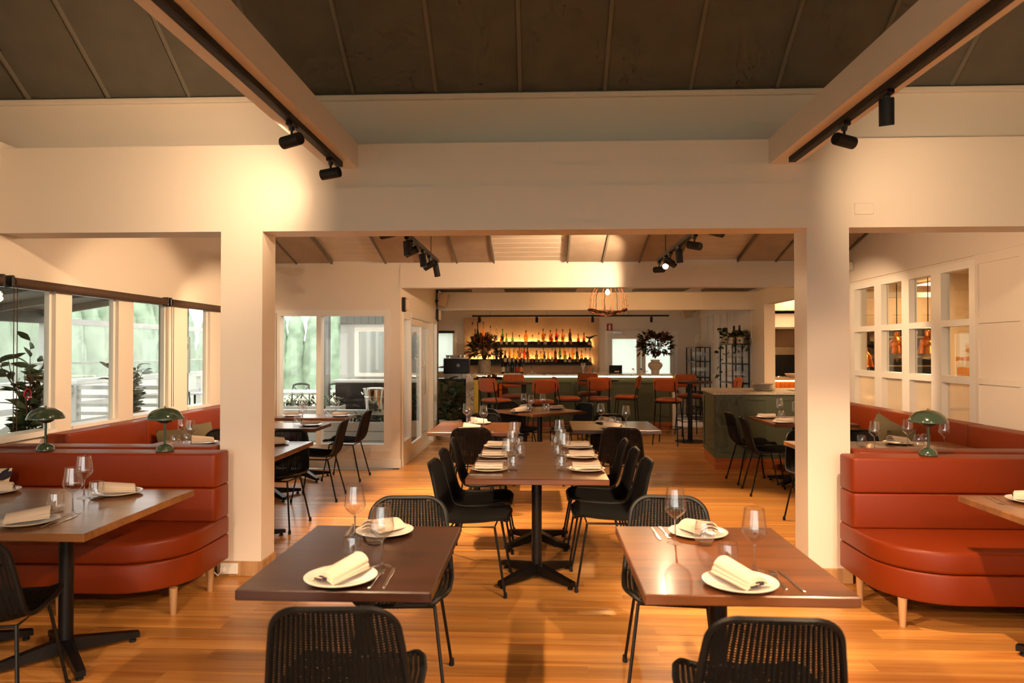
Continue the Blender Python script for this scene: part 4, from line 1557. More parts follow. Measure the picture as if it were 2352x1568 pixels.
MB().lathe([(0, .262), (.016, .265), (.030, .278), (.036, .298), (.031, .318), (.018, .336), (.013, .345)], 20).build('bulb', M['bulb'], t)
MB().tube([(0, 0, .40), (0, 0, .46)], .003, 6).build('cord', M['black_plastic'], t)
point('bulb_light', t, (0, 0, .23), 38, .04, (1.0, .52, .18))

# ================================================================== wall fixtures
def roller(label, y0, y1):
    t = thing('roller_blind', label, 'roller blind', (XL + .055, y0, 2.022), 0, 'brown roller blinds')
    MB().lathe([(.034, .03), (.034, y1 - y0 - .03)], 20, (0, 0, 0), True, True, 'y').build('roll', M['roller'], t)
    for yy_ in (.0, y1 - y0 - .028):
        MB().box(-.04, .025, yy_, yy_ + .028, -.04, .045, .006).build('bracket', M['black_plastic'], t, False)
    MB().tube([(.02, .02, -.03), (.022, .02, -1.05), (.028, .045, -1.05), (.026, .045, -.03)], .003, 5, closed=True).build('pull_chain', M['roller'], t)
    return t


roller('brown rolled-up blind above the first three bench windows', 4.80, 6.90)
roller('brown rolled-up blind further along, starting at the double mullion', 6.93, 9.05)
roller('brown rolled-up blind over the windows nearest the camera', 2.4, 4.74)
for i, (lab, y_, z0, z1) in enumerate((('dark up-down wall light left of the sliding doors', 9.17, 2.05, 2.24), ('dark up-down wall light past the sliding doors', 12.2, 2.05, 2.26))):
    t = thing('wall_light', lab, 'wall light', (XD, y_ + .12, z0), 0, 'wall lights by the sliding doors')
    MB().box(0.0, .05, -.045, .045, 0, z1 - z0, .008).build('back_plate', M['black_matt'], t, False)
    MB().lathe([(.02, .012), (.036, .03), (.036, z1 - z0 - .03), (.02, z1 - z0 - .012)], 16, (.055, 0, 0), True, True).build('diffuser', M['speaker'], t)
t = thing('wall_speaker', 'cream wall speaker high above the sliding doors', 'speaker', (XD + .12, 12.25, 2.30))
MB().prism(rrect(-.08, .06, -.09, .09, .03, 4), 0, .24, .02).xf(Matrix.Rotation(R(14), 4, 'Y')).build('cabinet', M['speaker'], t)
MB().box(-.122, -.06, -.02, .02, .08, .12).build('bracket', M['black_plastic'], t, False)
t = thing('wall_speaker', 'cream speaker on a bracket in the far corner above the racks', 'speaker', (3.42, 16.45, 2.28))
MB().prism(rrect(-.11, .11, -.09, .09, .03, 4), 0, .22, .02).xf(Matrix.Rotation(R(-12), 4, 'Y')).build('cabinet', M['speaker'], t)
MB().tube([(.08, 0, .12), (.2, .05, .2), (.33, .05, .2)], .018, 8).build('bracket', M['steel'], t)
t = thing('motion_sensor', 'small white motion sensor in the corner above the pane grid', 'sensor', (XR - .04, 8.66, 2.5))
MB().box(-.03, .04, -.035, .035, 0, .11, .012).build('housing', M['white_plastic'], t, False)
MB().lathe([(0, -.004), (.018, -.002), (.024, .01)], 14, (-.03, 0, .06), axis='x').build('lens', M['white_gloss'], t)
t = thing('switch_plate', 'flat white cover plate on the beam over the kitchen-side column', 'cover plate', (2.145, YB - .008, 2.44))
MB().box(-.062, .062, 0, .008, 0, .075, .003).build('plate', M['white'], t, False)
t = thing('power_outlet', 'white double power outlet at the foot of the window-side column', 'outlet', (-2.115, YB - .035, .02))
MB().box(-.06, .06, 0, .022, 0, .072, .004).build('plate', M['white_plastic'], t, False)
MB().box(-.05, -.02, -.028, 0, .02, .052, .004).build('plug', M['white_plastic'], t, False)
MB().tube([(-.035, -.02, .03), (-.06, -.03, .0), (-.12, .0, .03), (-.14, .1, .10)], .004, 6).build('cable', M['white_plastic'], t)
t = thing('fire_sign', 'red fire extinguisher sign on the wall above the back door', 'sign', (1.642, YK - .008, 1.965))
MB().box(-.068, .068, 0, .006, 0, .205, .002).build('panel', M['red'], t, False)
MB().prism(rrect(-.022, .022, -.002, .0, .0009, 2), .05, .165).prism(rrect(-.012, .012, -.002, .0, .0009, 2), .165, .185).build('extinguisher_pictogram', M['white_plastic'], t, False)
MB().box(-.05, .05, -.002, 0, .022, .034).build('caption_strip', M['red'], t, False)
# ================================================================== the bar
t = thing('bar_counter', 'green panelled bar counter with a lit marble top', 'bar counter', (0, 14.05, 0))
bx0, bx1 = -1.30, 2.60
MB().box(bx0, bx1, .03, .62, .12, 1.0).build('body', M['green'], t, False)
MB().box(bx0, bx1, .0, .03, .0, .12).build('kick_board', M['kick'], t, False)
n = 6
pw = (bx1 - bx0) / n
for k in range(n + 1):
    xx = bx0 + k * pw
    MB().box(max(bx0, xx - .035), min(bx1, xx + .035), .012, .03, .12, .97).build('stile', M['green'], t, False)
for k in range(n):
    a, b = bx0 + k * pw + .035, bx0 + (k + 1) * pw - .035
    MB().box(a, b, .012, .03, .12, .19).build('rail', M['green'], t, False)
    MB().box(a, b, .012, .03, .90, .97).build('rail', M['green'], t, False)
MB().box(bx0 - .02, bx1 + .06, -.10, .66, 1.035, 1.07, .004).build('marble_top', M['marble'], t, False)
MB().box(bx0, bx1, .0, .62, 1.0, 1.034).build('top_support', M['white_gloss'], t, False)
ld = MB().box(bx0 + .02, bx1 - .02, -.03, -.012, 1.002, 1.034).build('led_strip', mat('bar_lit_band', '#fff2e0', 0.5, emit=(1.0, .74, .32), estr=3.0), t, False)  # emissive band paints the LED glow on the panel under the top
MB().box(bx0 - .17, bx0 - .02, -.14, .66, 0, 1.07, .003).build('marble_end', M['marble'], t, False)
MB().box(bx0 - .02, bx0 + .07, -.05, -.0, 0, 1.03, .003).build('brass_strip', M['brass'], t, False)
MB().box(bx1 + .0, bx1 + .06, -.08, .66, 0, 1.035, .003).build('white_end_panel', M['white_gloss'], t, False)

# back counter with the coffee machine
t = thing('back_counter', 'green cabinet with a black top left of the bar', 'counter', (0, 14.9, 0))
MB().box(-2.7, -1.5, 0, .6, .1, .90).build('body', M['green'], t, False)
MB().box(-2.7, -1.5, .03, .6, 0, .1).build('plinth', M['black_matt'], t, False)
for a, b in ((-2.69, -2.1), (-2.09, -1.51)):
    d = MB().box(a, b, -.02, 0, .12, .88).build('cabinet_door', M['green'], t, False)
    MB().box(a, a + .06, -.032, -.02, .12, .88).box(b - .06, b, -.032, -.02, .12, .88).box(a + .06, b - .06, -.032, -.02, .12, .19).box(a + .06, b - .06, -.032, -.02, .81, .88).build('door_frame', M['green'], d, False)
MB().box(-2.72, -1.49, -.03, .6, .90, .935, .003).build('worktop', M['black_plastic'], t, False)
CZ = .936
t = thing('coffee_machine', 'black espresso machine with a row of cups on top', 'coffee machine', (-1.80, 15.2, CZ))
MB().box(-.27, .27, -.20, .22, .10, .42, .015).build('body', M['black_plastic'], t, False)
MB().box(-.25, .25, -.18, .2, 0, .10).build('drip_tray', M['steel'], t, False)
MB().box(-.27, .27, -.20, .22, .42, .435).build('cup_rail', M['steel'], t, False)
MB().lathe([(.028, -.206), (.034, -.206), (.034, -.2)], 20, (.05, 0, .28), axis='y').box(.044, .056, -.207, -.2, .26, .30).build('emblem', M['chrome'], t)
for k in range(2):
    MB().tube([(-.27, -.1 + .2 * k, .24), (-.35, -.12 + .2 * k, .24)], .022, 10).tube([(-.35, -.12 + .2 * k, .24), (-.42, -.2 + .2 * k, .23)], .013, 8).build('portafilter', M['chrome'], t)


def make_cup():
    return tag(MB().lathe([(0, .004), (.022, .004), (.033, .03), (.037, .062), (.034, .062), (.03, .03), (.018, .010), (0, .010)], 16).build('coffee_cup', M['plate']), '', 'cup')


ordn_ = ['first', 'second', 'third', 'fourth', 'fifth']
CUP = Kind(make_cup, 'cups on the espresso machine')
for k in range(10):
    CUP.put('%s white cup from the left in the %s row on the espresso machine' % (ordn_[k % 5], 'front' if k < 5 else 'back'), (-2.0 + .085 * (k % 5), 15.13 + .09 * (k // 5), CZ + .4352))
t = thing('knock_box', 'steel knock box below the espresso machine', 'box', (-2.50, 15.0, CZ))
MB().lathe([(0, 0), (.06, 0), (.065, .13), (.058, .13), (.055, .01), (0, .01)], 20).build('canister', M['steel'], t)
t = thing('milk_jug', 'steel milk jug left of the marble bar end', 'jug', (-2.32, 15.0, CZ))
MB().lathe([(0, 0), (.045, 0), (.047, .05), (.036, .10), (.04, .12), (.037, .12), (.03, .1), (.042, .05), (0, .01)], 20).build('body', M['steel'], t)
MB().tube([(.037, 0, .1), (.075, 0, .09), (.07, 0, .03), (.045, 0, .03)], .005, 6).build('handle', M['steel'], t)
for k in range(3):
    tag(MB().lathe([(0, 0), (.05, 0), (.05, .10), (.046, .10), (.046, .005), (0, .005)], 18).build('glass_jar', M['glass'], None, True, 35, (-1.98 + .0 * k + .13 * k, 14.94, CZ)),
        ('first', 'second', 'third')[k] + ' small glass jar in front of the espresso machine', 'jar', 'jars by the espresso machine')

# ---- clutter on the bar top
BZ = 1.0705
def bottle_profile(h, r, kind):
    if kind == 'wine':
        return [(0, 0), (r * .97, 0), (r, .006), (r, h * .56), (r * .93, h * .62), (r * .55, h * .71), (r * .38, h * .77), (r * .36, h * .96), (r * .42, h * .965), (r * .42, h * .99), (0, h)]
    if kind == 'round':
        return [(0, 0), (r * .8, 0), (r, h * .10), (r, h * .42), (r * .85, h * .55), (r * .4, h * .64), (r * .34, h * .70), (r * .34, h * .86), (0, h * .86)]
    if kind == 'tall':
        return [(0, 0), (r * .9, 0), (r * .95, .005), (r, h * .42), (r * .8, h * .52), (r * .42, h * .62), (r * .34, h * .72), (r * .33, h * .9), (0, h * .9)]
    if kind == 'square':
        return [(0, 0), (r, 0), (r * 1.02, .005), (r * 1.02, h * .52), (r * .8, h * .60), (r * .36, h * .66), (r * .34, h * .72), (r * .34, h * .86), (0, h * .86)]
    return [(0, 0), (r * .7, 0), (r * .75, .006), (r, h * .5), (r * .55, h * .66), (r * .34, h * .74), (r * .33, h * .88), (0, h * .88)]


def bcol(name, tint, body, amount):
    return clear_glass(name, tint, 0.9, 0.05, ior=1.5, body=amount, body_col=body)


BG = {
    'clear': bcol('clear_bottle', (.97, .96, .94), (.8, .74, .62), .10),
    'orange': bcol('orange_spirit', (1.0, .66, .25), (.85, .36, .06), .40),
    'amber': bcol('amber_spirit', (.97, .66, .28), (.6, .27, .06), .35),
    'red': bcol('red_spirit', (.93, .32, .14), (.55, .07, .03), .45),
    'green': bcol('green_bottle', (.40, .82, .35), (.05, .25, .05), .45),
    'olive': bcol('olive_bottle', (.66, .60, .25), (.22, .18, .05), .55),
    'yellow': bcol('yellow_spirit', (1.0, .86, .48), (.8, .58, .18), .3),
    'brown': bcol('brown_bottle', (.5, .28, .14), (.10, .04, .02), .6),
    'dark': bcol('black_bottle', (.15, .14, .13), (.02, .02, .02), .85),
    'pale': bcol('pale_bottle', (1.0, .93, .75), (.85, .74, .5), .25),
}
LABC = {'w': mat('cream_label', '#cdbfa6', .7), 'k': mat('black_label', '#1b1815', .6), 'r': mat('red_label', '#a3281c', .6), 'o': mat('orange_label', '#c97a3a', .6),
        'n': mat('tan_label', '#8a6f50', .6), 'g': mat('grey_label', '#6a675e', .6)}
CAPC = {'k': M['black_plastic'], 'w': M['white_plastic'], 'r': M['red'], 'g': mat('green_cap', '#1d5a2a', .5), 'y': mat('gold_cap', '#b98a35', .35, .8), 's': M['steel']}


def bottle(label, loc, h, r, kind, col, lab, cap, pourer=False, group='spirit bottles behind the bar', name='bottle'):
    t = thing(name, label, 'bottle', loc, 0, group)
    pf = bottle_profile(h, r, kind)
    MB().lathe(pf, 14).build('glass_body', BG[col], t)
    rn = pf[-2][0]
    ht = pf[-1][1]
    if kind == 'wine':
        MB().lathe([(rn * 1.06, ht * .84), (rn * 1.08, ht * .99), (0, ht * 1.003)], 12).build('capsule', CAPC[cap], t)
    else:
        MB().lathe([(rn * 1.15, ht * .97), (rn * 1.2, h * (.94 if pourer else 1.0)), (0, h * (.945 if pourer else 1.003))], 12).build('cap', CAPC[cap], t)
        if pourer:
            MB().tube([(0, 0, h * .93), (.004, 0, h), (.012, 0, h * 1.06)], [.005, .004, .003], 6).build('pourer', CAPC[cap], t)
    if lab:
        z0, z1 = h * .10, h * .40
        n = 12
        V = []
        rr_ = [max(p_[0] for p_ in pf) * 1.012] * 2
        for z_ in (z0, z1):
            for k in range(n + 1):
                a = -PI / 2 + (k / n - .5) * 2.2
                V.append((rr_[0] * math.cos(a), rr_[0] * math.sin(a), z_))
        MB().add(V, [(k, k + 1, n + 2 + k, n + 1 + k) for k in range(n)]).build('paper_label', LABC[lab], t)
    return t


ordn = ['first', 'second', 'third', 'fourth', 'fifth']
for k, (x, lb, cp) in enumerate(((-.75, 'w', 'k'), (-.66, 'g', 'k'), (-.57, 'k', 'k'), (-.475, 'r', 'y'), (-.385, 'o', 'k'))):
    bottle('%s dark wine bottle from the vase in the row on the bar top' % ordn[k], (x, 14.22 + .02 * (k % 2), BZ), .32, .041, 'wine', 'dark', lb, cp, False, 'wine bottles on the bar top', 'wine_bottle')
bottle('small bitters bottle with dropper beside the wine bottles on the bar', (-.18, 14.2, BZ), .15, .022, 'round', 'clear', 'w', 'k', True, 'bar top bottles')
t = thing('bar_mat', 'dark bar mat lying on the marble bar top', 'mat', (.42, 14.25, BZ))
MB().box(-.5, .5, -.08, .08, 0, .012, .003).build('rubber_mat', M['black_plastic'], t, False)
t = thing('folded_towel', 'white bar towel folded in front of the wine bottles', 'towel', (-.55, 14.06, BZ))
MB().box(-.17, .17, -.05, .05, 0, .018, .006).build('cloth', M['napkin'], t)
t = thing('straw_holder', 'glass holding white paper straws on the bar top', 'straw holder', (.86, 14.2, BZ))
MB().lathe([(.03, 0), (.04, .11)], 16).build('glass', M['glass'], t)
for k in range(9):
    a = k * 2.4
    MB().tube([(.018 * math.cos(a), .018 * math.sin(a), .004), (-.05 * math.cos(a) , -.03 * math.sin(a), .21)], .004, 6).build('straw', M['white_plastic'], t)
t = thing('pitcher', 'small glass pitcher with pink drink on the bar top', 'pitcher', (.99, 14.2, BZ))
MB().lathe([(0, 0), (.035, 0), (.045, .15), (.043, .15), (.033, .005)], 18).build('wall', M['glass'], t)
MB().lathe([(0, .006), (.0325, .006), (.0415, .125), (0, .125)], 18).build('drink', mat('pink_drink', '#d98a55', .4), t)
MB().tube([(.044, 0, .12), (.08, 0, .11), (.075, 0, .04), (.04, 0, .04)], .005, 6).build('handle', M['glass'], t)
t = thing('bar_spoon_cup', 'small glass with bar spoons beside the pitcher', 'glass', (1.13, 14.2, BZ))
MB().lathe([(0, 0), (.026, 0), (.03, .07)], 14).build('wall', M['glass'], t)
MB().tube([(0, 0, .005), (-.01, 0, .17)], .003, 5).tube([(.005, 0, .005), (.05, 0, .12)], .005, 5).build('spoon', M['copper'], t)
t = thing('wine_glass_bell', 'clear glass cloche left of the straws on the bar top', 'cloche', (.70, 14.2, BZ))
MB().lathe([(.045, 0), (.044, .012), (.01, .03), (.004, .04), (.004, .15)], 16).build('glass', M['glass'], t)
t = thing('sales_terminal', 'black till tablet standing on the bar seen from behind', 'till', (1.51, 14.25, BZ))
MB().prism(rrect(-.13, .13, -.01, .01, .008, 2), 0, .17).xf(Matrix.Rotation(R(12), 4, 'X')).build('tablet', M['black_plastic'], t)
MB().box(-.09, .09, -.02, .10, 0, .02).build('stand', M['black_plastic'], t, False)
MB().box(-.02, .07, -.03, -.012, .03, .055).build('receipt_slot', M['ceramic'], t, False)
for k, (x, m_) in enumerate(((1.86, M['copper']), (2.02, M['black_plastic']))):
    t = thing('spray_bottle', ('spray bottle with amber trigger', 'spray bottle with black trigger')[k] + ' standing on the bar top', 'spray bottle', (x, 14.22, BZ))
    MB().lathe([(0, 0), (.022, 0), (.024, .045), (.012, .07), (.01, .08)], 14).build('bottle', M['glass'] if k == 0 else M['white_plastic'], t)
    MB().box(-.028, .018, -.009, .009, .08, .105, .004).bar((-.012, 0, .095), (.03, 0, .055), .008, .008).build('trigger', m_, t)


# ---- flower arrangements
def leaf_blade(L, W, bend=.25):
    """pointed leaf along +x, in the xy plane"""
    V = [(0, 0, 0)]
    prof = [(.18, .55), (.42, 1.0), (.68, .78), (.88, .35)]
    for f, w_ in prof:
        z = -bend * L * f * f
        V += [(L * f, -W / 2 * w_, z + .05 * W), (L * f, 0, z - .06 * W), (L * f, W / 2 * w_, z + .05 * W)]
    V.append((L, 0, -bend * L))
    F = [(0, 1, 2), (0, 2, 3)]
    for i in range(len(prof) - 1):
        a = 1 + 3 * i
        F += [(a, a + 3, a + 4, a + 1), (a + 1, a + 4, a + 5, a + 2)]
    a = 1 + 3 * (len(prof) - 1)
    e = len(V) - 1
    F += [(a, e, a + 1), (a + 1, e, a + 2)]
    return V, F


def bouquet(parent, c, rx, rz_, nleaf, seed, L=.10, up=.25, mats=None):
    rr = random.Random(seed)
    mbs = {k: MB() for k in mats}
    for i in range(nleaf):
        th, u = rr.uniform(0, 2 * PI), rr.uniform(-.55, 1)
        k = rr.uniform(.45, 1.0) ** .6
        s_ = math.sqrt(1 - u * u)
        d = Vector((s_ * math.cos(th), s_ * math.sin(th), u))
        p = Vector(c) + Vector((d.x * rx * k, d.y * rx * k, d.z * rz_ * k))
        V, F = leaf_blade(L * rr.uniform(.7, 1.35), L * rr.uniform(.28, .5), rr.uniform(0, .5))
        q = (d + Vector((rr.uniform(-.6, .6), rr.uniform(-.6, .6), rr.uniform(-.3, .7)))).to_track_quat('X', 'Z').to_matrix().to_4x4()
        mx = Matrix.Translation(p) @ q @ Matrix.Rotation(rr.uniform(-1, 1), 4, 'X')
        key = rr.choice(list(mats))
        mbs[key].add([mx @ Vector(v) for v in V], F)
    for k in mats:
        mbs[k].build('foliage', M[k], parent)['kind'] = 'stuff'
    st = MB()
    for i in range(26):
        th, u = rr.uniform(0, 2 * PI), rr.uniform(.0, 1)
        s_ = math.sqrt(1 - u * u)
        e = Vector(c) + Vector((s_ * math.cos(th) * rx, s_ * math.sin(th) * rx, u * rz_)) * rr.uniform(.8, 1.15)
        st.tube([(0, 0, c[2] - rz_ * .9), (Vector(c) + e) / 2 + Vector((0, 0, .02)), e], [.005, .004, .002], 5)
    for i in range(14):
        th = rr.uniform(-1.3, 1.3) + (PI if rr.random() < .5 else 0)
        e = Vector(c) + Vector((math.cos(th) * rx * rr.uniform(1.1, 1.55), math.sin(th) * rx * .5, rz_ * rr.uniform(.3, 1.5)))
        st.tube([c, (Vector(c) * .4 + e * .6) + Vector((0, 0, -.03)), e], [.003, .002, .001], 4)
    st.build('branches', M['twig'], parent)


t = thing('flower_vase', 'rough stone vase of rust leaves and branches at the marble end of the bar', 'vase', (-1.13, 14.28, BZ))
MB().lathe([(0, 0), (.11, 0), (.125, .02), (.13, .18), (.125, .25), (.115, .27), (.105, .27), (.105, .05), (0, .05)], 28).build('vase', M['stone'], t)
bouquet(t, (0, 0, .48), .31, .27, 330, 11, .11, mats=['leaf', 'leaf_rust', 'leaf_brown', 'leaf2'])
t = thing('flower_vase', 'cream bulb vase of dark red leaves at the door end of the bar', 'vase', (2.31, 14.3, BZ))
MB().lathe([(0, 0), (.075, 0), (.08, .02), (.085, .07), (.13, .12), (.148, .165), (.135, .205), (.09, .235), (.085, .25), (.095, .28), (.085, .28), (.075, .24), (.07, .1), (0, .05)], 32).build('vase', M['ceramic'], t)
bouquet(t, (0, 0, .55), .33, .28, 330, 23, .12, mats=['leaf', 'leaf_rust', 'leaf_brown', 'leaf_brown'])
t = thing('serving_tray', 'dark tray with cups on the bar table by the marble end', 'tray', (-.96, 13.25, 1.0185))
MB().lathe([(0, 0), (.24, 0), (.25, .02), (.245, .02), (.235, .006), (0, .006)], 32).build('tray', M['black_plastic'], t)
for k, (x, y, h) in enumerate(((.08, .0, .075), (.0, -.05, .05), (.12, -.09, .06), (-.1, -.05, .03))):
    tag(MB().lathe([(0, 0), (.03, 0), (.036, h), (.032, h), (.027, .006), (0, .006)], 16).build('brass_cup', M['copper'], None, True, 35, (-.96 + x, 13.25 + y, 1.025)),
        ('tall copper cup', 'low copper cup', 'copper cup nearest the edge', 'shallow copper dish')[k] + ' on the dark tray by the marble bar end', 'cup', 'cups on the tray')
t = thing('ice_bucket', 'copper ice bucket in a black wire stand below the tray table', 'ice bucket', (-.71, 12.9, 0))
MB().lathe([(0, .66), (.10, .66), (.125, .90), (.132, .93), (.126, .93), (.12, .90), (.095, .67), (0, .67)], 28).build('bucket', M['copper'], t)
b = MB()
for k in range(4):
    a = PI / 4 + k * PI / 2
    b.tube([(.16 * math.cos(a), .16 * math.sin(a), 0), (.135 * math.cos(a), .135 * math.sin(a), .82)], .006, 6)
for z_ in (.64, .82):
    b.tube([(.137 * math.cos(2 * PI * k / 24), .137 * math.sin(2 * PI * k / 24), z_) for k in range(24)], .005, 6, closed=True)
b.tube([(-.1, -.1, .645), (.1, .1, .645)], .005, 6).tube([(-.1, .1, .645), (.1, -.1, .645)], .005, 6)
b.build('wire_stand', M['black'], t)

# ---- back shelves: a low front step and a higher back step with the light behind
def px2x(p):
    return -1.654 + (p - 1080) * .010243


for nm, z0 in (('upper', 1.600), ('lower', 1.190)):
    t = thing('bottle_shelf', '%s black stepped bottle shelf lit from behind' % nm, 'shelf', (0, YK - .03, z0), 0, 'stepped bottle shelves')
    MB().box(-1.655, 1.215, -.30, -.0, 0, .045, .003).build('front_step', M['black_matt'], t, False)
    MB().box(-1.655, 1.205, -.19, -.06, .045, .145, .003).build('back_step', M['black_matt'], t, False)
    MB().box(-1.63, 1.19, -.045, -.025, .08, .10).build('led_strip', M['led'], t, False)
UP_F, UP_B, LO_F, LO_B = 1.6455, 1.7455, 1.2355, 1.3355
SB = [  # pixel column, shelf/row, height, radius, kind, colour, label, cap, pourer
    (1086, 'UF', .56, .032, 'tall', 'clear', 'k', 'k', 0), (1091, 'UB', .30, .034, 'round', 'brown', None, 'k', 0), (1098, 'UF', .56, .034, 'cone', 'dark', None, 'k', 0),
    (1105, 'UF', .33, .036, 'round', 'amber', 'w', 'y', 0), (1110, 'UB', .47, .030, 'tall', 'orange', None, 'k', 0), (1116, 'UF', .31, .034, 'square', 'brown', 'w', 'k', 0),
    (1120, 'UB', .22, .03, 'square', 'red', None, 'k', 0), (1124.5, 'UB', .37, .034, 'tall', 'clear', 'k', 'k', 0), (1130, 'UF', .24, .036, 'round', 'orange', 'w', 'k', 0),
    (1134.5, 'UF', .25, .036, 'square', 'clear', 'w', 'k', 0), (1140, 'UB', .38, .032, 'round', 'pale', 'w', 's', 0), (1152, 'UF', .25, .038, 'square', 'red', 'w', 'k', 1),
    (1154.5, 'UB', .30, .034, 'tall', 'green', 'k', 'k', 0), (1164, 'UF', .29, .034, 'tall', 'green', 'w', 'g', 0), (1178, 'UF', .32, .034, 'tall', 'green', 'w', 'r', 0),
    (1193.5, 'UF', .25, .045, 'square', 'clear', 'g', 'k', 0), (1208.5, 'UB', .27, .052, 'round', 'orange', None, 'k', 1), (1208, 'UF', .20, .044, 'square', 'clear', 'w', 's', 0),
    (1223.5, 'UF', .26, .046, 'round', 'clear', 'k', 'k', 1), (1238, 'UF', .32, .036, 'round', 'clear', 'n', 'k', 1), (1248, 'UB', .30, .038, 'square', 'orange', 'o', 'k', 0),
    (1252.5, 'UF', .29, .042, 'square', 'clear', 'w', 'k', 1), (1264.5, 'UB', .27, .036, 'square', 'orange', 'o', 'k', 0), (1268, 'UF', .28, .034, 'square', 'red', 'k', 'k', 0),
    (1278.5, 'UB', .30, .038, 'round', 'red', 'k', 'g', 0), (1283.5, 'UF', .26, .040, 'round', 'clear', 'n', 'k', 1), (1293, 'UB', .29, .036, 'square', 'orange', 'o', 'k', 0),
    (1297, 'UF', .25, .036, 'round', 'clear', 'w', 'k', 1), (1309.5, 'UB', .30, .036, 'wine', 'brown', 'k', 'r', 0), (1311.5, 'UF', .27, .03, 'tall', 'brown', 'o', 'k', 1),
    (1328, 'UF', .29, .038, 'round', 'red', 'k', 'k', 1), (1341, 'UF', .30, .036, 'square', 'red', 'k', 'k', 0), (1353, 'UF', .20, .036, 'square', 'dark', 'w', 'k', 0),
    (1140.5, 'LB', .33, .034, 'wine', 'dark', None, 'k', 0), (1150.5, 'LB', .31, .034, 'wine', 'dark', None, 'k', 0), (1161, 'LF', .30, .042, 'round', 'dark', 'w', 'k', 0),
    (1171.5, 'LB', .33, .036, 'round', 'yellow', None, 'k', 1), (1170.5, 'LF', .29, .034, 'tall', 'olive', 'w', 'k', 1), (1180, 'LF', .32, .034, 'tall', 'yellow', 'w', 'k', 1),
    (1182.5, 'LB', .33, .036, 'round', 'yellow', None, 'r', 0), (1189.5, 'LF', .29, .034, 'square', 'yellow', 'w', 'k', 0), (1193.5, 'LB', .33, .038, 'round', 'amber', 'w', 'r', 0),
    (1199, 'LF', .33, .030, 'square', 'clear', 'w', 'k', 1), (1204.5, 'LB', .33, .036, 'tall', 'red', None, 'r', 0), (1208.5, 'LF', .24, .030, 'square', 'clear', 'w', 'k', 0),
    (1212, 'LB', .29, .034, 'round', 'brown', 'o', 'k', 0), (1215.5, 'LF', .26, .030, 'square', 'amber', 'w', 'y', 0), (1223.5, 'LF', .28, .034, 'square', 'clear', 'r', 'w', 0),
    (1233, 'LF', .30, .040, 'wine', 'olive', 'n', 'k', 0), (1242.5, 'LF', .28, .034, 'square', 'yellow', 'w', 'k', 0), (1248.5, 'LB', .27, .03, 'round', 'yellow', None, 'k', 0),
    (1251, 'LF', .28, .034, 'wine', 'brown', 'w', 'k', 0), (1259.5, 'LF', .30, .034, 'round', 'amber', 'n', 'y', 0), (1268.5, 'LF', .36, .034, 'tall', 'pale', 'w', 'k', 1),
    (1276, 'LB', .29, .036, 'square', 'brown', 'o', 'y', 0), (1278, 'LF', .19, .040, 'round', 'red', 'r', 'r', 0), (1286.5, 'LB', .31, .036, 'round', 'green', 'w', 'g', 0),
    (1288, 'LF', .19, .040, 'round', 'clear', 'k', 'k', 0), (1296, 'LB', .32, .034, 'round', 'orange', None, 'k', 0), (1298.5, 'LF', .29, .036, 'wine', 'green', 'w', 'r', 0),
    (1306, 'LB', .32, .040, 'round', 'clear', None, 'w', 0), (1308.5, 'LF', .22, .042, 'square', 'dark', 'w', 'k', 0), (1315.5, 'LB', .32, .036, 'round', 'orange', None, 'r', 0),
    (1318.5, 'LF', .24, .036, 'round', 'clear', 'g', 'k', 1), (1325.5, 'LB', .28, .03, 'square', 'dark', None, 'k', 0), (1327, 'LF', .30, .034, 'tall', 'brown', 'n', 'y', 0),
    (1335.5, 'LF', .30, .036, 'square', 'orange', 'k', 'k', 0), (1344.5, 'LF', .35, .036, 'tall', 'clear', 'k', 'k', 0), (1354.5, 'LF', .35, .036, 'tall', 'clear', 'w', 'k', 0),
]
WN = {'UF': 'front of the upper shelf', 'UB': 'back step of the upper shelf', 'LF': 'front of the lower shelf', 'LB': 'back step of the lower shelf'}
ON = {'clear': 'clear', 'orange': 'orange', 'amber': 'amber', 'red': 'red', 'green': 'green', 'olive': 'olive', 'yellow': 'yellow', 'brown': 'brown', 'dark': 'black', 'pale': 'pale'}
CN = {}
ORD = ['first', 'second', 'third', 'fourth', 'fifth', 'sixth', 'seventh', 'eighth', 'ninth', 'tenth', 'eleventh', 'twelfth']
last = {}
for (p, rw, h, r, kd, cl, lb, cp, po) in sorted(SB):
    key = (rw, cl)
    CN[key] = CN.get(key, 0) + 1
    z_ = {'UF': UP_F, 'UB': UP_B, 'LF': LO_F, 'LB': LO_B}[rw]
    y_ = YK - .03 - (.245 if rw[1] == 'F' else .125)
    x_ = px2x(p)
    if rw in last and x_ - last[rw][0] < last[rw][1] + r * 1.03 + .001:      # neighbours stand side by side
        x_ = last[rw][0] + last[rw][1] + r * 1.03 + .001
    last[rw] = (x_, r * 1.03)
    bottle('%s %s bottle from the left, %s' % (ORD[CN[key] - 1], ON[cl], WN[rw]), (x_, y_, z_), h, r, kd, cl, lb, cp, bool(po))
t = thing('bird_ornament', 'black bird ornament with a long beak at the end of the upper shelf', 'ornament', (px2x(1354), YK - .155, UP_B))
MB().tube([(-.10, 0, .12), (-.06, 0, .10), (.0, 0, .08), (.05, 0, .10), (.12, 0, .135), (.21, 0, .145)], [.004, .018, .030, .024, .010, .003], 8).tube([(0, 0, .07), (.0, 0, .0)], [.02, .03], 8).build('body', M['black_matt'], t)


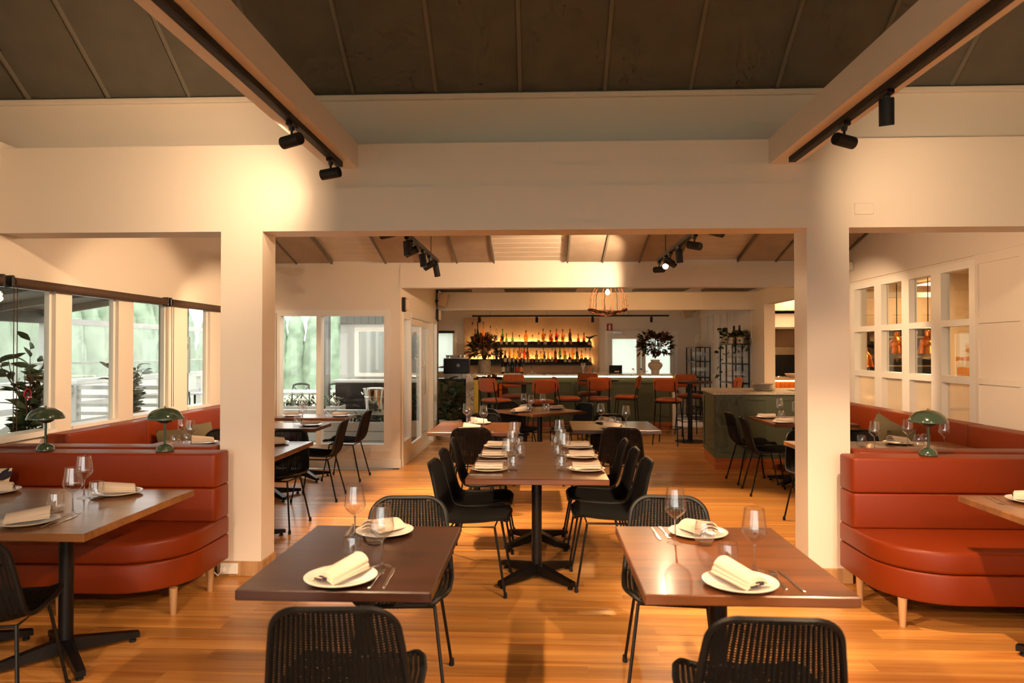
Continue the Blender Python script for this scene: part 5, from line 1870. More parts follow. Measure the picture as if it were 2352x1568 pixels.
# ---- glass racks on the kitchen side of the bar
def rack(label, x0, x1, y0, y1, h, shelves):
    t = thing('glass_rack', label, 'rack', (0, 0, 0), 0, 'black steel glass racks')
    for x in (x0, x1):
        for y in (y0, y1):
            MB().box(x - .011, x + .011, y - .011, y + .011, 0, h).build('post', M['black'], t, False)
        MB().box(x - .011, x + .011, (y0 + y1) / 2 - .011, (y0 + y1) / 2 + .011, 0, h).build('post', M['black'], t, False)
    for z in shelves:
        MB().box(x0 - .01, x1 + .01, y0 - .01, y1 + .01, z - .018, z).build('shelf_board', M['black'], t, False)
    return t


rack('black steel glass rack in the far corner by the back door', 3.39, 3.70, 15.56, 16.5, 1.61, [.25, .60, .95, 1.30, 1.61])
rack('black steel glass rack with trailing plants behind the green counter', 3.43, 3.72, 12.75, 13.6, 1.655, [.25, .60, .95, 1.30, 1.655])


def make_rack_glass():
    t = MB().lathe([(0, 0), (.032, 0), (.033, .002), (.006, .008), (.0035, .02), (.0035, .09), (.02, .105), (.038, .13), (.039, .145), (.031, .205)], 14).build('stored_wine_glass', M['glass'])
    return tag(t, '', 'wine glass')


RG = Kind(make_rack_glass, 'wine glasses stored on the racks')
for nm, x0, y0, zz in (('corner', 3.45, 15.66, (.951, 1.301)), ('plant', 3.48, 12.84, (.951, 1.301))):
    for zi, z in enumerate(zz):
        for i in range(3):
            for j in range(6 if zi == 0 else 4):
                RG.put('stemmed glass stored on the %s shelf of the %s' % ('upper inner' if zi else 'middle', 'far corner rack' if nm == 'corner' else 'rack with the plants'),
                       (x0 + .095 * i, y0 + .125 * j, z))
for k, (x, y) in enumerate(((3.48, 15.75), (3.52, 16.15))):
    t = thing('decanter', ('slender glass decanter nearer us', 'slender glass decanter nearer the back wall')[k] + ' on the far corner rack', 'decanter', (x, y, 1.611))
    MB().lathe([(0, 0), (.09, 0), (.10, .02), (.07, .05), (.02, .10), (.014, .25), (.02, .27)], 20).build('glass', M['glass'], t)


# ---- trailing plants on the rack
def leafy(name, label, cat, loc, pot, stems, leaf_me, m_pot, seed, soil_z, group=None, xlim=None, stem_r=.006):
    """a potted plant whose leaves are single children sharing one mesh"""
    t = thing(name, label, cat, loc, 0, group)
    if pot:
        pot.build('pot', m_pot, t)
    rr = random.Random(seed)
    st = MB()
    for path, nl, ls in stems:
        st.tube(path, [stem_r] * (len(path) - 1) + [.0015], 5)
        for i in range(nl):
            f = (i + .6) / nl * (len(path) - 1)
            k = min(int(f), len(path) - 2)
            p = Vector(path[k]).lerp(Vector(path[k + 1]), f - k)
            d = (Vector(path[k + 1]) - Vector(path[k])).normalized()
            th = rr.uniform(0, 2 * PI)
            side = Vector((math.cos(th), math.sin(th), rr.uniform(-.15, .5))) + d * .4
            if xlim and p.x + side.normalized().x * .22 * ls < xlim:
                side.x = abs(side.x)
            o = link('leaf', leaf_me, t, p)
            o.rotation_euler = (side.to_track_quat('X', 'Z').to_matrix() @ Matrix.Rotation(rr.uniform(-1.3, 1.3), 3, 'X')).to_euler()
            s_ = ls * rr.uniform(.75, 1.2)
            o.scale = (s_, s_, s_)
    st.build('stems', M['twig'], t)
    return t


def leaf_mesh(name, L, W, m, bend=.25):
    V, F = leaf_blade(L, W, bend)
    return MB().add(V, F).mesh(name, m)


lf_var = leaf_mesh('trailing_leaf', .075, .05, M['leaf_light'])
lf_ivy = leaf_mesh('ivy_leaf', .10, .075, M['leaf'])
lf_rub = leaf_mesh('rubber_leaf', .20, .105, M['leaf'])
lf_mag = leaf_mesh('magnolia_leaf', .17, .065, M['leaf2'])
pot = lambda: MB().lathe([(0, 0), (.062, 0), (.066, .01), (.068, .12), (.062, .12), (.06, .02), (0, .02)], 24).lathe([(0, .105), (.062, .105)], 24)
rr = random.Random(4)
st1 = []
for k in range(13):
    a = rr.uniform(0, 2 * PI)
    st1.append(([(0, 0, .1), (.05 * math.cos(a), .05 * math.sin(a), .20), (.11 * math.cos(a), .11 * math.sin(a), .18 + rr.uniform(-.05, .08)), (.13 * math.cos(a), .13 * math.sin(a) - .04, .02 - rr.uniform(0, .22))], 9, 1))
leafy('potted_plant', 'variegated trailing plant in a cream pot on the rack, nearer us', 'plant', (3.60, 12.83, 1.6555), pot(), st1, lf_var, M['ceramic'], 5, .1, None, None, .003)
st2 = [([(0, 0, .1), (-.06 * math.cos(k * 1.3), -.06 * math.sin(k * 1.3), .2), (-.14 * math.cos(k * 1.3), -.05 * math.sin(k * 1.3), .16), (-.2 * math.cos(k * .5), -.05, .0 - .1 * (k % 3))], 9, 1) for k in range(9)]
leafy('potted_plant', 'variegated trailing plant in a cream pot in the middle of the rack', 'plant', (3.52, 13.12, 1.6555), pot(), st2, lf_var, M['ceramic'], 9, .1, None, None, .003)
st3 = [([(0, 0, .1), (-.06, 0, .26), (-.10, -.02, .22), (-.12, -.04, .0), (-.13, -.05, -.25), (-.12, -.05, -.5), (-.10, -.05, -.66)], 16, 1), ([(0, 0, .1), (.04, .05, .24), (-.04, .02, .3), (-.10, 0, .25)], 5, 1),
       ([(0, 0, .1), (-.04, -.05, .2), (-.08, -.12, .05), (-.09, -.15, -.15), (-.07, -.16, -.32)], 7, .9)]
leafy('potted_plant', 'dark ivy trailing down the far side of the rack', 'plant', (3.48, 13.45, 1.6555), pot(), st3, lf_ivy, M['ceramic'], 6, .1, None, None, .003)
for k, (x, y) in enumerate(((3.60, 13.28), (3.63, 13.38), (3.63, 13.02))):
    bottle('tall dark magnum bottle %s on the rack with the plants' % ('behind the cream pots', 'beside the ivy', 'between the two cream pots')[k], (x, y, 1.6555), .34, .045, 'wine', 'dark', None, 'k', False, 'dark bottles on the rack', 'wine_bottle')
# rubber plant by the sliding doors
t0 = MB().lathe([(0, .02), (.15, .02), (.185, .05), (.20, .33), (.185, .33), (.17, .28), (0, .28)], 32).lathe([(0, 0), (.19, 0), (.215, .03), (.205, .03), (.18, .018), (0, .018)], 32)
rr = random.Random(8)
stems = []
for k in range(7):
    a = 2 * PI * k / 7 + rr.uniform(-.3, .3)
    r_ = rr.uniform(.08, .2)
    hh = rr.uniform(.75, 1.22)
    stems.append(([(.04 * math.cos(a), .04 * math.sin(a), .28), (.6 * r_ * math.cos(a), .6 * r_ * math.sin(a), .28 + (hh - .28) * .5), (r_ * math.cos(a), r_ * math.sin(a), hh)], 9, 1))
for k in range(5):
    a = 2 * PI * k / 5 + .4
    stems.append(([(.05 * math.cos(a), .05 * math.sin(a), .28), (.14 * math.cos(a), .14 * math.sin(a), .45), (.21 * math.cos(a), .21 * math.sin(a), .5)], 4, .8))
leafy('rubber_plant', 'dark rubber plant in a cream pot beside the sliding doors', 'plant', (-1.56, 12.24, 0), t0, stems, lf_rub, M['ceramic'], 3, .28, None, -.26)

# ---- green service counter on the kitchen side
t = thing('service_counter', 'sage green service counter with a granite top behind the column', 'counter', (0, 0, 0))
ol = [(2.26, 9.24), (3.765, 9.24), (3.765, 9.92), (2.30, 9.92)]
ol = [(2.262, 9.24), (3.765, 9.24), (3.765, 10.25), (2.352, 10.25)]
MB().prism(ol, .15, .965).build('body', M['green'], t, False)
MB().prism([(p[0] + (.0 if i in (1, 2) else -.004), p[1] - .004 if i < 2 else p[1]) for i, p in enumerate(ol)], 0, .15).build('kick_board', M['kick'], t, False)
MB().prism([(2.225, 9.20), (3.768, 9.20), (3.768, 10.29), (2.32, 10.29)], .966, .998, .004, 2).build('granite_top', M['granite'], t, False)
for a, b in ((2.262, 2.335), (2.90, 3.0), (3.62, 3.72)):
    MB().box(a, b, 9.226, 9.24, .15, .965).build('stile', M['green'], t, False)
for a, b in ((2.335, 2.90), (3.0, 3.62)):
    MB().box(a, b, 9.226, 9.24, .15, .22).build('rail', M['green'], t, False)
    MB().box(a, b, 9.226, 9.24, .895, .965).build('rail', M['green'], t, False)
for (ya_, yb_) in ((9.24, 9.32), (10.17, 10.25)):
    xa_, xb_ = 2.262 + (ya_ - 9.24) * .0891, 2.262 + (yb_ - 9.24) * .0891
    MB().prism([(xa_ - .014, ya_), (xa_ + .004, ya_), (xb_ + .004, yb_), (xb_ - .014, yb_)], .15, .965).build('stile', M['green'], t, False)
for zz in ((.15, .22), (.895, .965)):
    MB().prism([(2.255, 9.32), (2.273, 9.32), (2.35, 10.17), (2.332, 10.17)], *zz).build('rail', M['green'], t, False)


def make_stack_plate():
    o = MB().lathe([(0, .004), (.09, .004), (.135, .014), (.142, .0135), (.14, .011), (.09, 0), (0, 0)], 32).build('stacked_plate', M['plate'])
    return tag(o, '', 'plate')


SP = Kind(make_stack_plate, 'plates stacked on the green counter')
for k in range(8):
    SP.put('%s white plate of the stack on the green counter, counted from the top' % ORD[7 - k], (2.98 + rnd.uniform(-.018, .018), 9.6 + rnd.uniform(-.015, .015), .9985 + .0118 * k))
SP.put('single white plate lying apart on the green counter', (3.45, 9.62, .9985))
# ================================================================== kitchen
struct('wall_kitchen_inner', MB().box(5.0, 6.9, 12.2, 12.3, 0, 2.62), M['warm_wall'])
struct('wall_kitchen_side', MB().box(5.76, 6.9, 10.2, 10.3, 0, 2.62), M['warm_wall'])
struct('trim_4', MB().box(XR + .2, 6.88, 11.2, 11.3, 2.36, 2.44), M['white_gloss'])
t = thing('kitchen_pass', 'kitchen pass counter fronted with vertical orange tiles', 'counter', (0, 12.3, 0))
MB().box(3.97, 4.95, .02, .75, 0, .80).box(3.97, 4.95, .02, .75, .80, 1.02).build('body', M['steel'], t, False)
MB().box(3.965, 4.97, -.05, .78, 1.021, 1.055, .004).build('top', M['plaster'], t, False)
MB().box(3.98, 4.94, .0, .012, 1.008, 1.02).build('led_strip', M['led'], t, False)
tm = MB().box(0, .071, 0, .018, 0, .205, .004).mesh('tile', M['tile'], False)
for k in range(13):
    for j in range(2):
        link('tile', tm, t, (3.975 + k * .0745, 0, .80 - j * .209))
t = thing('range_hood', 'white steel range hood glowing behind the hatch', 'range hood', (4.5, 13.9, 1.97))
MB().box(-.5, .55, -.45, .4, 0, .26, .004).build('canopy', M['white_gloss'], t, False)
MB().box(-.46, .5, -.42, .38, -.03, 0).build('filter', M['steel'], t, False)
t = thing('cooking_range', 'black cooking range with pans below the hood', 'range', (4.45, 13.75, 0))
MB().box(-.45, .6, -.3, .5, 0, .92).build('body', M['steel'], t, False)
MB().box(-.45, .6, -.32, .5, .92, .99).build('hob', M['black_plastic'], t, False)
MB().box(-.45, .6, .44, .5, .99, 1.45).build('splashback', M['black_plastic'], t, False)
MB().box(-.45, .6, .42, .5, 1.45, 1.60).build('back_shelf', M['steel'], t, False)
MB().box(-.45, .6, .46, .5, 1.60, 1.93).build('wall_panel', M['plaster'], t, False)
for k, x in enumerate((-.2, .12, .4)):
    t = thing('frying_pan', ('first', 'second', 'third')[k] + ' steel pan from the hatch jamb on the black range', 'pan', (4.45 + x, 13.7, .9905), 0, 'pans on the range')
    MB().lathe([(0, 0), (.09, 0), (.115, .05), (.11, .05), (.086, .006), (0, .006)], 20).build('bowl', M['silver'], t)
    MB().bar((0, -.11, .045), (.05, -.28, .07), .02, .008).build('handle', M['steel'], t)
t = thing('mixing_bowl', 'white bowl on the kitchen pass by the column edge', 'bowl', (4.42, 12.55, 1.0555))
MB().lathe([(0, 0), (.05, 0), (.13, .06), (.14, .075), (.13, .072), (.045, .01), (0, .01)], 24).build('bowl', M['plate'], t)


def heat_lamp(label, loc, pw=10):
    t = thing('heat_lamp', label, 'heat lamp', loc, 0, 'copper heat lamps over the pass')
    MB().lathe([(.12, 0), (.118, .004), (.098, .08), (.088, .11), (.092, .13), (.088, .15), (.05, .20), (.035, .215), (.035, .27), (.03, .285), (0, .285)], 28).build('shade', M['copper'], t)
    MB().lathe([(.112, .002), (.09, .08), (.08, .12), (0, .16)], 28).build('reflector', M['bulb_soft'], t)
    MB().tube([(0, 0, .28), (0, 0, 2.62 - loc[2] - .1)], .006, 6).build('cord', M['black_plastic'], t)
    MB().lathe([(.028, 2.62 - loc[2] - .16), (.05, 2.62 - loc[2] - .04), (.05, 2.62 - loc[2])], 16, (0, 0, 0), True, True).build('ceiling_cup', M['roller'], t)
    point('lamp_light', t, (0, 0, -.03), pw, .05, (1.0, .55, .22))
    return t


M['bulb_soft'] = mat('heat_lamp_inside', '#ffdca8', .5, emit=(1.0, .6, .25), estr=4.0)
heat_lamp('copper heat lamp in the third pane column from the camera', (4.7, 9.5, 1.50))
heat_lamp('copper heat lamp in the second pane column from the camera', (4.7, 8.75, 1.50))
heat_lamp('copper heat lamp in the pane column next to the column', (4.72, 10.45, 1.30))
t = thing('oven', 'black combination oven with oval badges behind the heat lamps', 'oven', (5.9, 11.85, 0))
MB().box(-.55, .45, -.3, .3, 0, 1.0).build('stand', M['steel'], t, False)
MB().box(-.5, .4, -.33, .3, 1.0, 1.42).build('lower_body', M['black_plastic'], t, False)
MB().box(-.5, .4, -.33, .3, 1.45, 1.90).build('upper_body', M['black_plastic'], t, False)
MB().box(-.48, .38, -.345, -.33, 1.28, 1.30).box(-.48, .38, -.345, -.33, 1.74, 1.76).build('handle', M['steel'], t, False)


def text(name, s, size, loc, rot, m, parent, mirror=False, ext=.001):
    c = bpy.data.curves.new(name, 'FONT')
    c.body = s
    c.size = size
    c.extrude = ext
    c.align_x = 'CENTER'
    c.align_y = 'CENTER'
    tmp = bpy.data.objects.new(name, c)
    COL.objects.link(tmp)
    me = bpy.data.meshes.new_from_object(tmp.evaluated_get(bpy.context.evaluated_depsgraph_get()))
    bpy.data.objects.remove(tmp)
    o = bpy.data.objects.new(name, me)
    COL.objects.link(o)
    me.materials.append(m)
    o.parent = parent
    o.location = loc
    o.rotation_euler = rot
    if mirror: o.scale = (-1, 1, 1)
    return o


for zz in (1.12, 1.82):
    MB().tube([(.0 + .12 * math.cos(2 * PI * k / 28), -.337, zz + .045 * math.sin(2 * PI * k / 28)) for k in range(28)], .005, 5, closed=True).build('oval_badge', M['white_plastic'], t)
    text('badge_lettering', 'UNO', .075, (0, -.336, zz), (R(90), 0, 0), M['white_plastic'], t)
t = thing('kitchen_shelf', 'dark kitchen shelf with red jars beside the oven', 'shelf', (5.2, 11.9, 0))
for z in (.9, 1.25, 1.6):
    MB().box(-.18, .12, -.2, .28, z, z + .03).build('shelf_board', M['black_matt'], t, False)
for x in (-.17, .10):
    MB().box(x, x + .02, -.2, -.18, 0, 1.9).box(x, x + .02, .26, .28, 0, 1.9).build('post', M['black_matt'], t, False)
for k in range(3):
    tag(MB().lathe([(0, 0), (.03, 0), (.03, .08), (.02, .09), (0, .09)], 14).build('spice_jar', M['red'], None, True, 35, (5.09 + .075 * k, 11.8, 1.2805)), ('first', 'second', 'third')[k] + ' red jar on the dark kitchen shelf beside the oven', 'jar', 'red jars on the kitchen shelf')
t = thing('steel_fridge', 'stainless kitchen fridge right of the oven', 'fridge', (6.55, 11.85, 0))
MB().box(-.16, .3, -.3, .3, 0, 1.85, .01).build('body', M['steel'], t, False)
MB().box(-.15, .29, -.315, -.3, .1, 1.05).build('lower_door', M['steel'], t, False)
MB().box(-.15, .29, -.315, -.3, 1.08, 1.82).build('upper_door', M['steel'], t, False)
t = thing('pass_bench', 'steel pass bench under the heat lamps', 'bench', (4.7, 9.6, 0))
MB().box(-.35, .35, -1.5, 1.3, .86, .90, .004).build('top', M['steel'], t, False)
for x in (-.3, .3):
    for y in (-1.4, 1.2):
        MB().tube([(x, y, 0), (x, y, .86)], .02, 8).build('leg', M['steel'], t)
for k in range(3):
    SP.put('%s white plate set out on the steel pass bench' % ORD[k], (4.7, 8.6 + .4 * k, .9005))
t = thing('wall_mural', 'white kitchen board painted with orange brush strokes', 'painting', (6.15, 10.19, 1.15))
MB().box(-.30, .45, 0, .01, 0, .62).build('board', M['white_gloss'], t, False)
org = mat('orange_paint', '#d99a55', .6)
rr = random.Random(2)
p = MB()
for (x0, x1, z0, z1) in ((-.10, .18, .44, .49), (-.16, .22, .36, .42), (-.30, .1, .24, .29), (-.08, .44, .17, .27), (-.28, -.02, .0, .15), (-.02, .08, .0, .10), (.05, .16, .5, .55)):
    n = 8
    top = [(x0 + (x1 - x0) * k / n, z1 + rr.uniform(-.014, .014)) for k in range(n + 1)]
    bot = [(x0 + (x1 - x0) * k / n, z0 + rr.uniform(-.014, .014)) for k in range(n + 1)]
    V = [(x, -.002, z) for x, z in bot] + [(x, -.002, z) for x, z in top]
    MB().add(V, [(k, k + 1, n + 2 + k, n + 1 + k) for k in range(n)]).build('brush_stroke', org, t, False)
for k, (x, y) in enumerate(((4.9, 7.2), (4.9, 9.6), (4.6, 12.9), (6.2, 11.2))):
    t = thing('ceiling_light', ('kitchen ceiling light panel nearest the camera', 'kitchen ceiling light panel over the pass', 'kitchen ceiling light panel before the range', 'kitchen ceiling light panel before the oven')[k], 'ceiling light', (x, y, 2.60), 0, 'kitchen ceiling lights')
    MB().box(-.16, .16, -.5, .5, -.01, .02).build('frame', M['white_gloss'], t, False)
    MB().box(-.14, .14, -.48, .48, -.014, -.01).build('diffuser', mat('kitchen_diffuser', '#fff0d8', .5, emit=(1.0, .66, .34), estr=3.0) if k == 0 else bpy.data.materials['kitchen_diffuser'], t, False)
    d = bpy.data.lights.new('panel_light', 'AREA')
    d.shape = 'RECTANGLE'
    d.size, d.size_y = .28, .96
    d.energy = (16, 24, 13, 18)[k]
    d.color = (1.0, .60, .30)
    o = bpy.data.objects.new('panel_light', d)
    COL.objects.link(o)
    o.parent = t
    o.location = (0, 0, -.03)

# ================================================================== outside
struct('ground', MB().box(-60, XL - .15, -30, 60, -.5, -.16).box(XL - .15, 40, -30, -3.36, -.5, -.16).box(XL - .15, -1.95, YF + .15, 60, -.5, -.16).box(-1.95, 30, YK + .3, 60, -.5, -.16), M['grass'])
dk = struct('ground_deck', MB().box(-7.6, XL - .15, -6, 16, -.16, -.06).box(XL - .15, XD - .12, YF + .15, 12.5, -.16, -.06), M['deck'])
rf = MB()
rf.add([(XL - .15, -4, 2.50), (XL - .15, 9.4, 2.50), (-6.7, 9.4, 2.06), (-6.7, -4, 2.06), (XL - .15, -4, 2.56), (XL - .15, 9.4, 2.56), (-6.7, 9.4, 2.12), (-6.7, -4, 2.12)],
       [(0, 3, 2, 1), (4, 5, 6, 7), (0, 1, 5, 4), (2, 3, 7, 6), (1, 2, 6, 5), (3, 0, 4, 7)])
rf.box(-6.75, -6.6, -4, 9.4, 1.90, 2.12)
po = struct('roof_patio', rf, M['grey_out'])
y = -3.5
while y < 9.4:
    b = MB()
    b.add([(XL - .15, y, 2.42), (XL - .15, y + .06, 2.42), (-6.65, y + .06, 1.98), (-6.65, y, 1.98), (XL - .15, y, 2.51), (XL - .15, y + .06, 2.51), (-6.65, y + .06, 2.07), (-6.65, y, 2.07)],
          [(0, 3, 2, 1), (4, 5, 6, 7), (0, 1, 5, 4), (2, 3, 7, 6), (1, 2, 6, 5), (3, 0, 4, 7)])
    b.build('rafter', M['grey_out'], po, False)
    y += .9
for k, y in enumerate((.5, 3.2, 5.9, 9.2, 12.6)):
    struct('column_patio_%d' % (k + 1), MB().box(-6.72, -6.58, y, y + .14, -.06, 2.0), M['white_out'])
struct('column_courtyard', MB().box(-4.75, -4.5, 8.6, 8.86, -.06, 2.45), M['grey_out'])
struct('column_courtyard_2', MB().box(-3.55, -3.43, 11.3, 11.42, -.06, 2.5).box(-4.75, -1.95, 11.32, 11.40, 2.3, 2.45), M['grey_out'])
# white railing at the deck edge
t = thing('deck_railing', 'white post-and-rail fence along the deck edge', 'railing', (-7.5, 0, 0))
for k in range(13):
    MB().box(-.05, .05, -4 + 1.6 * k, -3.9 + 1.6 * k, -.06, 1.02).build('post', M['white_out'], t, False)
for z in (.25, .62, .98):
    MB().box(-.03, .03, -4, 15.3, z, z + .09).build('rail', M['white_out'], t, False)
t = thing('stair_railing', 'white stair rail sloping down from the deck behind the window', 'railing', (-6.9, 10.2, 0))
MB().box(-.06, .06, -.06, .06, -.06, 1.05).box(-.08, .08, -.08, .08, 1.05, 1.09).build('newel_post', M['white_out'], t, False)
MB().bar((0, -.05, .98), (-.3, -1.6, .25), .05, .09).build('sloping_rail', M['white_out'], t, False)
for k in range(7):
    MB().box(.05, 1.3, -.015, .015, .08 + .125 * k, .13 + .125 * k).build('slat', M['white_out'], t, False)
MB().box(.0, 1.35, -.03, .03, .96, 1.02).build('top_rail', M['white_out'], t, False)
struct('wall_garden', MB().box(-12.2, -12.0, -10, 25, -.2, .8), M['white_out'])
# hedges: rows of soft conifer columns
def conifers(label, pts, seed):
    rr = random.Random(seed)
    hb = MB()
    for (x, y) in pts:
        h, r0, ph = rr.uniform(3.0, 3.8), rr.uniform(.42, .58), rr.uniform(0, 6)
        prof = []
        for k in range(15):
            f = k / 14
            prof.append((r0 * (1 - f ** 2.2) ** .6 * (1 + .07 * math.sin(9 * f + ph)) + .01, -.16 + h * f))
        n0 = len(hb.v)
        hb.lathe(prof, 14, (x, y, 0))
        hb.v[n0:] = [(a + rr.uniform(-.05, .05), b + rr.uniform(-.05, .05), c + rr.uniform(-.05, .05)) for a, b, c in hb.v[n0:]]
    o = hb.build('hedge', M['hedge'], None, True, 80)
    return tag(o, label, 'hedge', None, 'stuff')


conifers('tall pale green conifer hedge beyond the deck railing', [(-13.2 + .15 * math.sin(k * 2.1), -6 + .62 * k) for k in range(52)], 12)
conifers('pale green conifer hedge far beyond the courtyard', [(-13 + .7 * k, 27.2 + .15 * math.sin(k)) for k in range(26)], 13)
t = thing('cafe_blind', 'clear plastic cafe blind with pale seams hanging at the deck edge', 'blind', (-6.62, 0, 0))
for k in range(7):
    MB().box(-.002, .002, -4 + 2.8 * k, -1.22 + 2.8 * k, 1.05, 1.90).build('film', M['film'], t, False)
for z in (1.05, 1.36):
    MB().box(-.012, .012, -4, 15.5, z - .012, z + .012).build('seam_bar', M['white_out'], t, False)
MB().box(-.02, .02, 9.4, 15.5, 1.90, 1.98).build('head_rail', M['white_out'], t, False)


def make_xchair():
    t = thing('patio_chair', '', 'chair')
    MB().prism(rrect(-.2, .2, -.2, .2, .06, 4), .44, .465, .008, 2).build('seat', M['black_matt'], t)
    for sx in (-1, 1):
        MB().tube([(sx * .18, .18, 0), (sx * .17, .17, .44)], .014, 8).build('leg', M['black_matt'], t)
        MB().tube([(sx * .19, -.22, 0), (sx * .18, -.18, .44), (sx * .18, -.22, .72), (sx * .16, -.25, .86)], .014, 8).build('leg', M['black_matt'], t)
    MB().tube([(-.17, -.245, .84), (-.1, -.28, .87), (0, -.29, .88), (.1, -.28, .87), (.17, -.245, .84)], .022, 8).build('top_rail', M['black_matt'], t)
    MB().tube([(-.17, -.20, .50), (0, -.25, .66), (.16, -.25, .82)], .011, 6).build('cross_slat', M['black_matt'], t)
    MB().tube([(.17, -.20, .50), (0, -.25, .66), (-.16, -.25, .82)], .011, 6).build('cross_slat', M['black_matt'], t)
    return t


XC = Kind(make_xchair, 'black cross-back patio chairs')
for lab, x, y, rz in [('black cross-back patio chair behind the front window, at the white table', -5.55, 7.95, R(-90)), ('black cross-back chair at the very edge of the front window', -5.2, 6.3, R(20)),
                      ('black cross-back chair seen past the middle mullion', -6.3, 12.0, R(200)), ('black cross-back chair outside the last bench window', -5.75, 12.1, R(160)),
                      ('black cross-back chair behind the white courtyard table', -5.1, 14.75, R(190)), ('second black cross-back chair behind the white courtyard table', -4.45, 14.8, R(170))]:
    XC.put(lab, (x, y, -.06), rz)


def out_table(label, x, y, sx, sy):
    t = thing('patio_table', label, 'table', (x, y, -.06), 0, 'white patio tables')
    MB().box(-sx / 2, sx / 2, -sy / 2, sy / 2, .77, .80, .004).build('table_top', M['white_out'], t, False)
    for a in (-1, 1):
        for b in (-1, 1):
            MB().tube([(a * (sx / 2 - .08), b * (sy / 2 - .08), 0), (a * (sx / 2 - .08), b * (sy / 2 - .08), .77)], .02, 8).build('leg', M['black_matt'], t)
    return t


out_table('white patio table outside the second bench window', -4.95, 8.0, .75, 1.0)
out_table('white patio table beyond the double mullion', -6.1, 13.3, .9, .8)
out_table('white patio table in the courtyard beyond the window', -4.75, 13.7, 1.5, .9)


def patio_tree(label, x, y, zpot, seed, hgt):
    t0 = MB().lathe([(0, zpot - .30), (.12, zpot - .30), (.21, zpot - .04), (.235, zpot - .03), (.235, zpot), (.20, zpot), (.18, zpot - .04), (0, zpot - .05)], 32)
    t0.lathe([(0, 0), (.16, 0), (.16, zpot - .30), (0, zpot - .30)], 24)
    rr = random.Random(seed)
    st = []
    for k in range(13):
        a = rr.uniform(0, 2 * PI)
        r_ = rr.uniform(.08, .30)
        z0 = zpot + rr.uniform(.05, .25)
        h = hgt * rr.uniform(.45, .8)
        st.append(([(0, 0, zpot - .05), (.01, 0, z0), (r_ * .7 * math.cos(a), r_ * .7 * math.sin(a), z0 + (h - .1) * .55), (r_ * math.cos(a), r_ * math.sin(a), zpot + h)], 12, 1.0))
    st.append(([(0, 0, zpot - .05), (.02, 0, zpot + hgt * .4), (0, .02, zpot + hgt)], 14, 1.0))
    return leafy('patio_tree', label, 'plant', (x, y, -.06), t0, st, lf_mag, M['terracotta'], seed, 0, 'potted magnolias')


patio_tree('potted magnolia in a terracotta bowl outside the first bench window', -4.85, 6.5, .80, 31, .92)
patio_tree('smaller potted magnolia outside between the second and third windows', -5.2, 8.75, .82, 47, .78)
# outdoor heater, sign and planters
for k, (lab, y) in enumerate((('black radiant heater hanging outside the first bench window', 6.0), ('black radiant heater hanging outside further along', 9.0))):
    t = thing('patio_heater', lab, 'heater', (-4.5, y, 2.10), 0, 'patio heaters')
    MB().box(-.10, .10, -.42, .42, .06, .12, .01).build('housing', M['black_matt'], t, False)
    MB().box(-.07, .07, -.36, .36, .045, .06).build('reflector', M['silver'], t, False)
    g = MB()
    for i in range(9):
        g.tube([(-.09, -.38 + .085 * i, .02), (.09, -.30 + .085 * i, .02)], .004, 4).tube([(.09, -.38 + .085 * i, .02), (-.09, -.30 + .085 * i, .02)], .004, 4)
    g.tube([(-.095, -.41, .02), (.095, -.41, .02), (.095, .41, .02), (-.095, .41, .02)], .006, 5, closed=True)
    for sx in (-1, 1):
        for sy in (-1, 1):
            g.tube([(sx * .095, sy * .41, .02), (sx * .095, sy * .41, .07)], .005, 5)
    g.build('grille', M['black_matt'], t)
    MB().tube([(0, -.2, .12), (0, -.2, .27)], .01, 6).tube([(0, .2, .12), (0, .2, .27)], .01, 6).build('hanger', M['black_matt'], t)
t = thing('no_smoking_sign', 'small round red no-smoking sticker on the first bench window', 'sign', (XL - .030, 5.1, 1.215))
MB().tube([(0, .036 * math.cos(2 * PI * k / 28), .036 * math.sin(2 * PI * k / 28)) for k in range(28)], .0035, 5, closed=True).bar((0, -.025, .025), (0, .025, -.025), .002, .006, (1, 0, 0)).build('red_ring', M['red'], t)
MB().box(-.001, .001, -.02, .02, -.004, .004).box(-.001, .001, .008, .012, .004, .016).build('cigarette', M['ink'], t, False)
t = thing('glass_sign', 'pale glass sign with mirrored lettering on the grey patio post', 'sign', (-4.50, 8.72, 1.25))
MB().box(0, .012, -.16, .16, 0, .46).build('panel', mat('pale_green_glass_sign', '#b7c4b6', .3), t, False)
text('lettering', 'DEN', .10, (.014, 0, .33), (R(90), 0, R(90)), M['ink'], t, True)
lf_box = leaf_mesh('box_leaf', .05, .03, M['leaf2'])


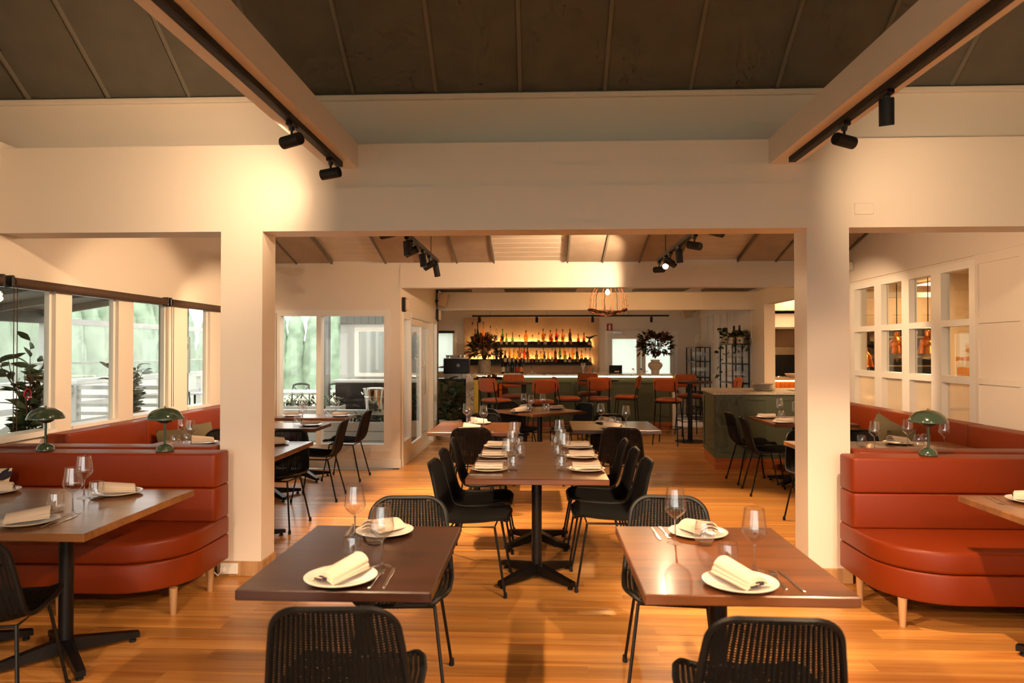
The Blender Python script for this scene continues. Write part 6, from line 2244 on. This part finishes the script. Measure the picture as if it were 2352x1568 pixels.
def planter(label, x0, x1, y0, y1, z0, z1, seed, n):
    t = thing('planter_box', label, 'planter', (x0, y0, z0), 0, 'white timber planters')
    nb = max(2, round((z1 - z0) / .13))
    for k in range(nb):
        za_, zb_ = (z1 - z0) * k / nb, (z1 - z0) * (k + 1) / nb - .006
        MB().box(0, x1 - x0, 0, .02, za_, zb_, .002).build('plank', M['white_out'], t, False)
        MB().box(0, .02, .02, y1 - y0, za_, zb_, .002).build('plank', M['white_out'], t, False)
        MB().box(x1 - x0 - .02, x1 - x0, .02, y1 - y0, za_, zb_, .002).build('plank', M['white_out'], t, False)
    MB().box(.02, x1 - x0 - .02, .02, y1 - y0, 0, z1 - z0 - .05).build('soil', M['soil'], t, False)
    rr = random.Random(seed)
    f = MB()
    for k in range(n):
        V, F = leaf_blade(rr.uniform(.04, .09), rr.uniform(.02, .035), .2)
        p = Vector((rr.uniform(.05, x1 - x0 - .05), rr.uniform(.05, y1 - y0 - .05), z1 - z0 + rr.uniform(-.06, .16) * (.5 + .5 * math.sin(7 * rr.random()))))
        mx = Matrix.Translation(p) @ Vector((rr.uniform(-1, 1), rr.uniform(-1, 1), rr.uniform(.1, 1))).to_track_quat('X', 'Z').to_matrix().to_4x4()
        f.add([mx @ Vector(v) for v in V], F)
    f.build('foliage', M['leaf2'], t)['kind'] = 'stuff'
    return t


planter('white board planter right outside the courtyard window', -3.0, -1.98, 9.4, 9.75, -.06, .58, 3, 110)
planter('low white planter with box plants behind the courtyard window mullion', -3.9, -2.95, 10.3, 10.6, -.06, .72, 6, 380)
struct('trim_5', MB().box(-3.75, -1.95, 9.93, 10.03, .62, .69), M['white_out'])
t = thing('ice_bucket', 'large silver ice bucket on the ledge outside the courtyard window', 'ice bucket', (-2.36, 9.98, .6905))
MB().lathe([(0, 0), (.115, 0), (.125, .02), (.158, .29), (.17, .30), (.168, .31), (.15, .30), (.115, .02), (0, .01)], 32).build('bucket', M['silver'], t)
MB().tube([(-.165, -.03, .22), (-.19, 0, .25), (-.165, .03, .22)], .006, 6).build('ring_handle', M['silver'], t)
MB().lathe([(.145, .185), (.15, .19), (.147, .195)], 32).build('band', M['silver'], t)
# servery building across the courtyard
w = MB()
sx0, sx1, sy = -3.35, XD - .12, 11.7
w.box(sx0, -3.1, sy, sy + .12, 0, 2.5).box(-2.0, sx1, sy, sy + .12, 0, 2.5).box(-3.1, -2.0, sy, sy + .12, 0, 1.10).box(-3.1, -2.0, sy, sy + .12, 1.92, 2.5)
w.box(sx0, sx1, sy + .7, sy + .78, 0, 2.5)
sv = struct('wall_servery', w, M['white_out'])
x = sx0
while x < sx1 - .05:
    MB().box(x, min(x + .115, sx1), sy - .015, sy, 1.98, 2.5, .002).build('cladding_board', M['grey_out'], sv, False)
    x += .12
f = MB()
for a, b in ((-3.1, -3.03), (-2.32, -2.26), (-2.06, -2.0)):
    f.box(a, b, sy - .03, sy + .08, 1.10, 1.92)
f.box(-3.03, -2.06, sy - .03, sy + .08, 1.85, 1.92).box(-3.03, -2.06, sy - .03, sy + .08, 1.10, 1.16)
so = f.build('window_servery', M['white_gloss'], None, False)
so['kind'] = 'structure'
MB().box(-3.03, -2.06, sy + .02, sy + .026, 1.16, 1.85).build('pane', M['pane'], so, False)
t = thing('servery_counter', 'dark fronted outdoor counter below the servery window', 'counter', (0, sy, 0))
MB().box(sx0 + .05, sx1, -.45, -.035, -.06, 1.02).build('body', M['dark_out'], t, False)
MB().box(sx0, sx1, -.5, -.035, 1.02, 1.06, .004).build('ledge', M['white_out'], t, False)
for k in range(4):
    MB().box(sx0 + .06 + k * .34, sx0 + .38 + k * .34, -.462, -.45, .1, .85).build('front_panel', M['dark_out'], t, False)
t = thing('sink_tap', 'curved chrome tap inside the servery window', 'tap', (-2.42, sy + .35, 1.12))
MB().box(-.4, .3, -.2, .3, -.04, 0).build('sink_bench', M['steel'], t, False)
MB().tube([(0, 0, 0), (0, 0, .12), (.02, 0, .17), (.07, 0, .19), (.12, 0, .17), (.14, 0, .10)], .012, 8).build('spout', M['chrome'], t)
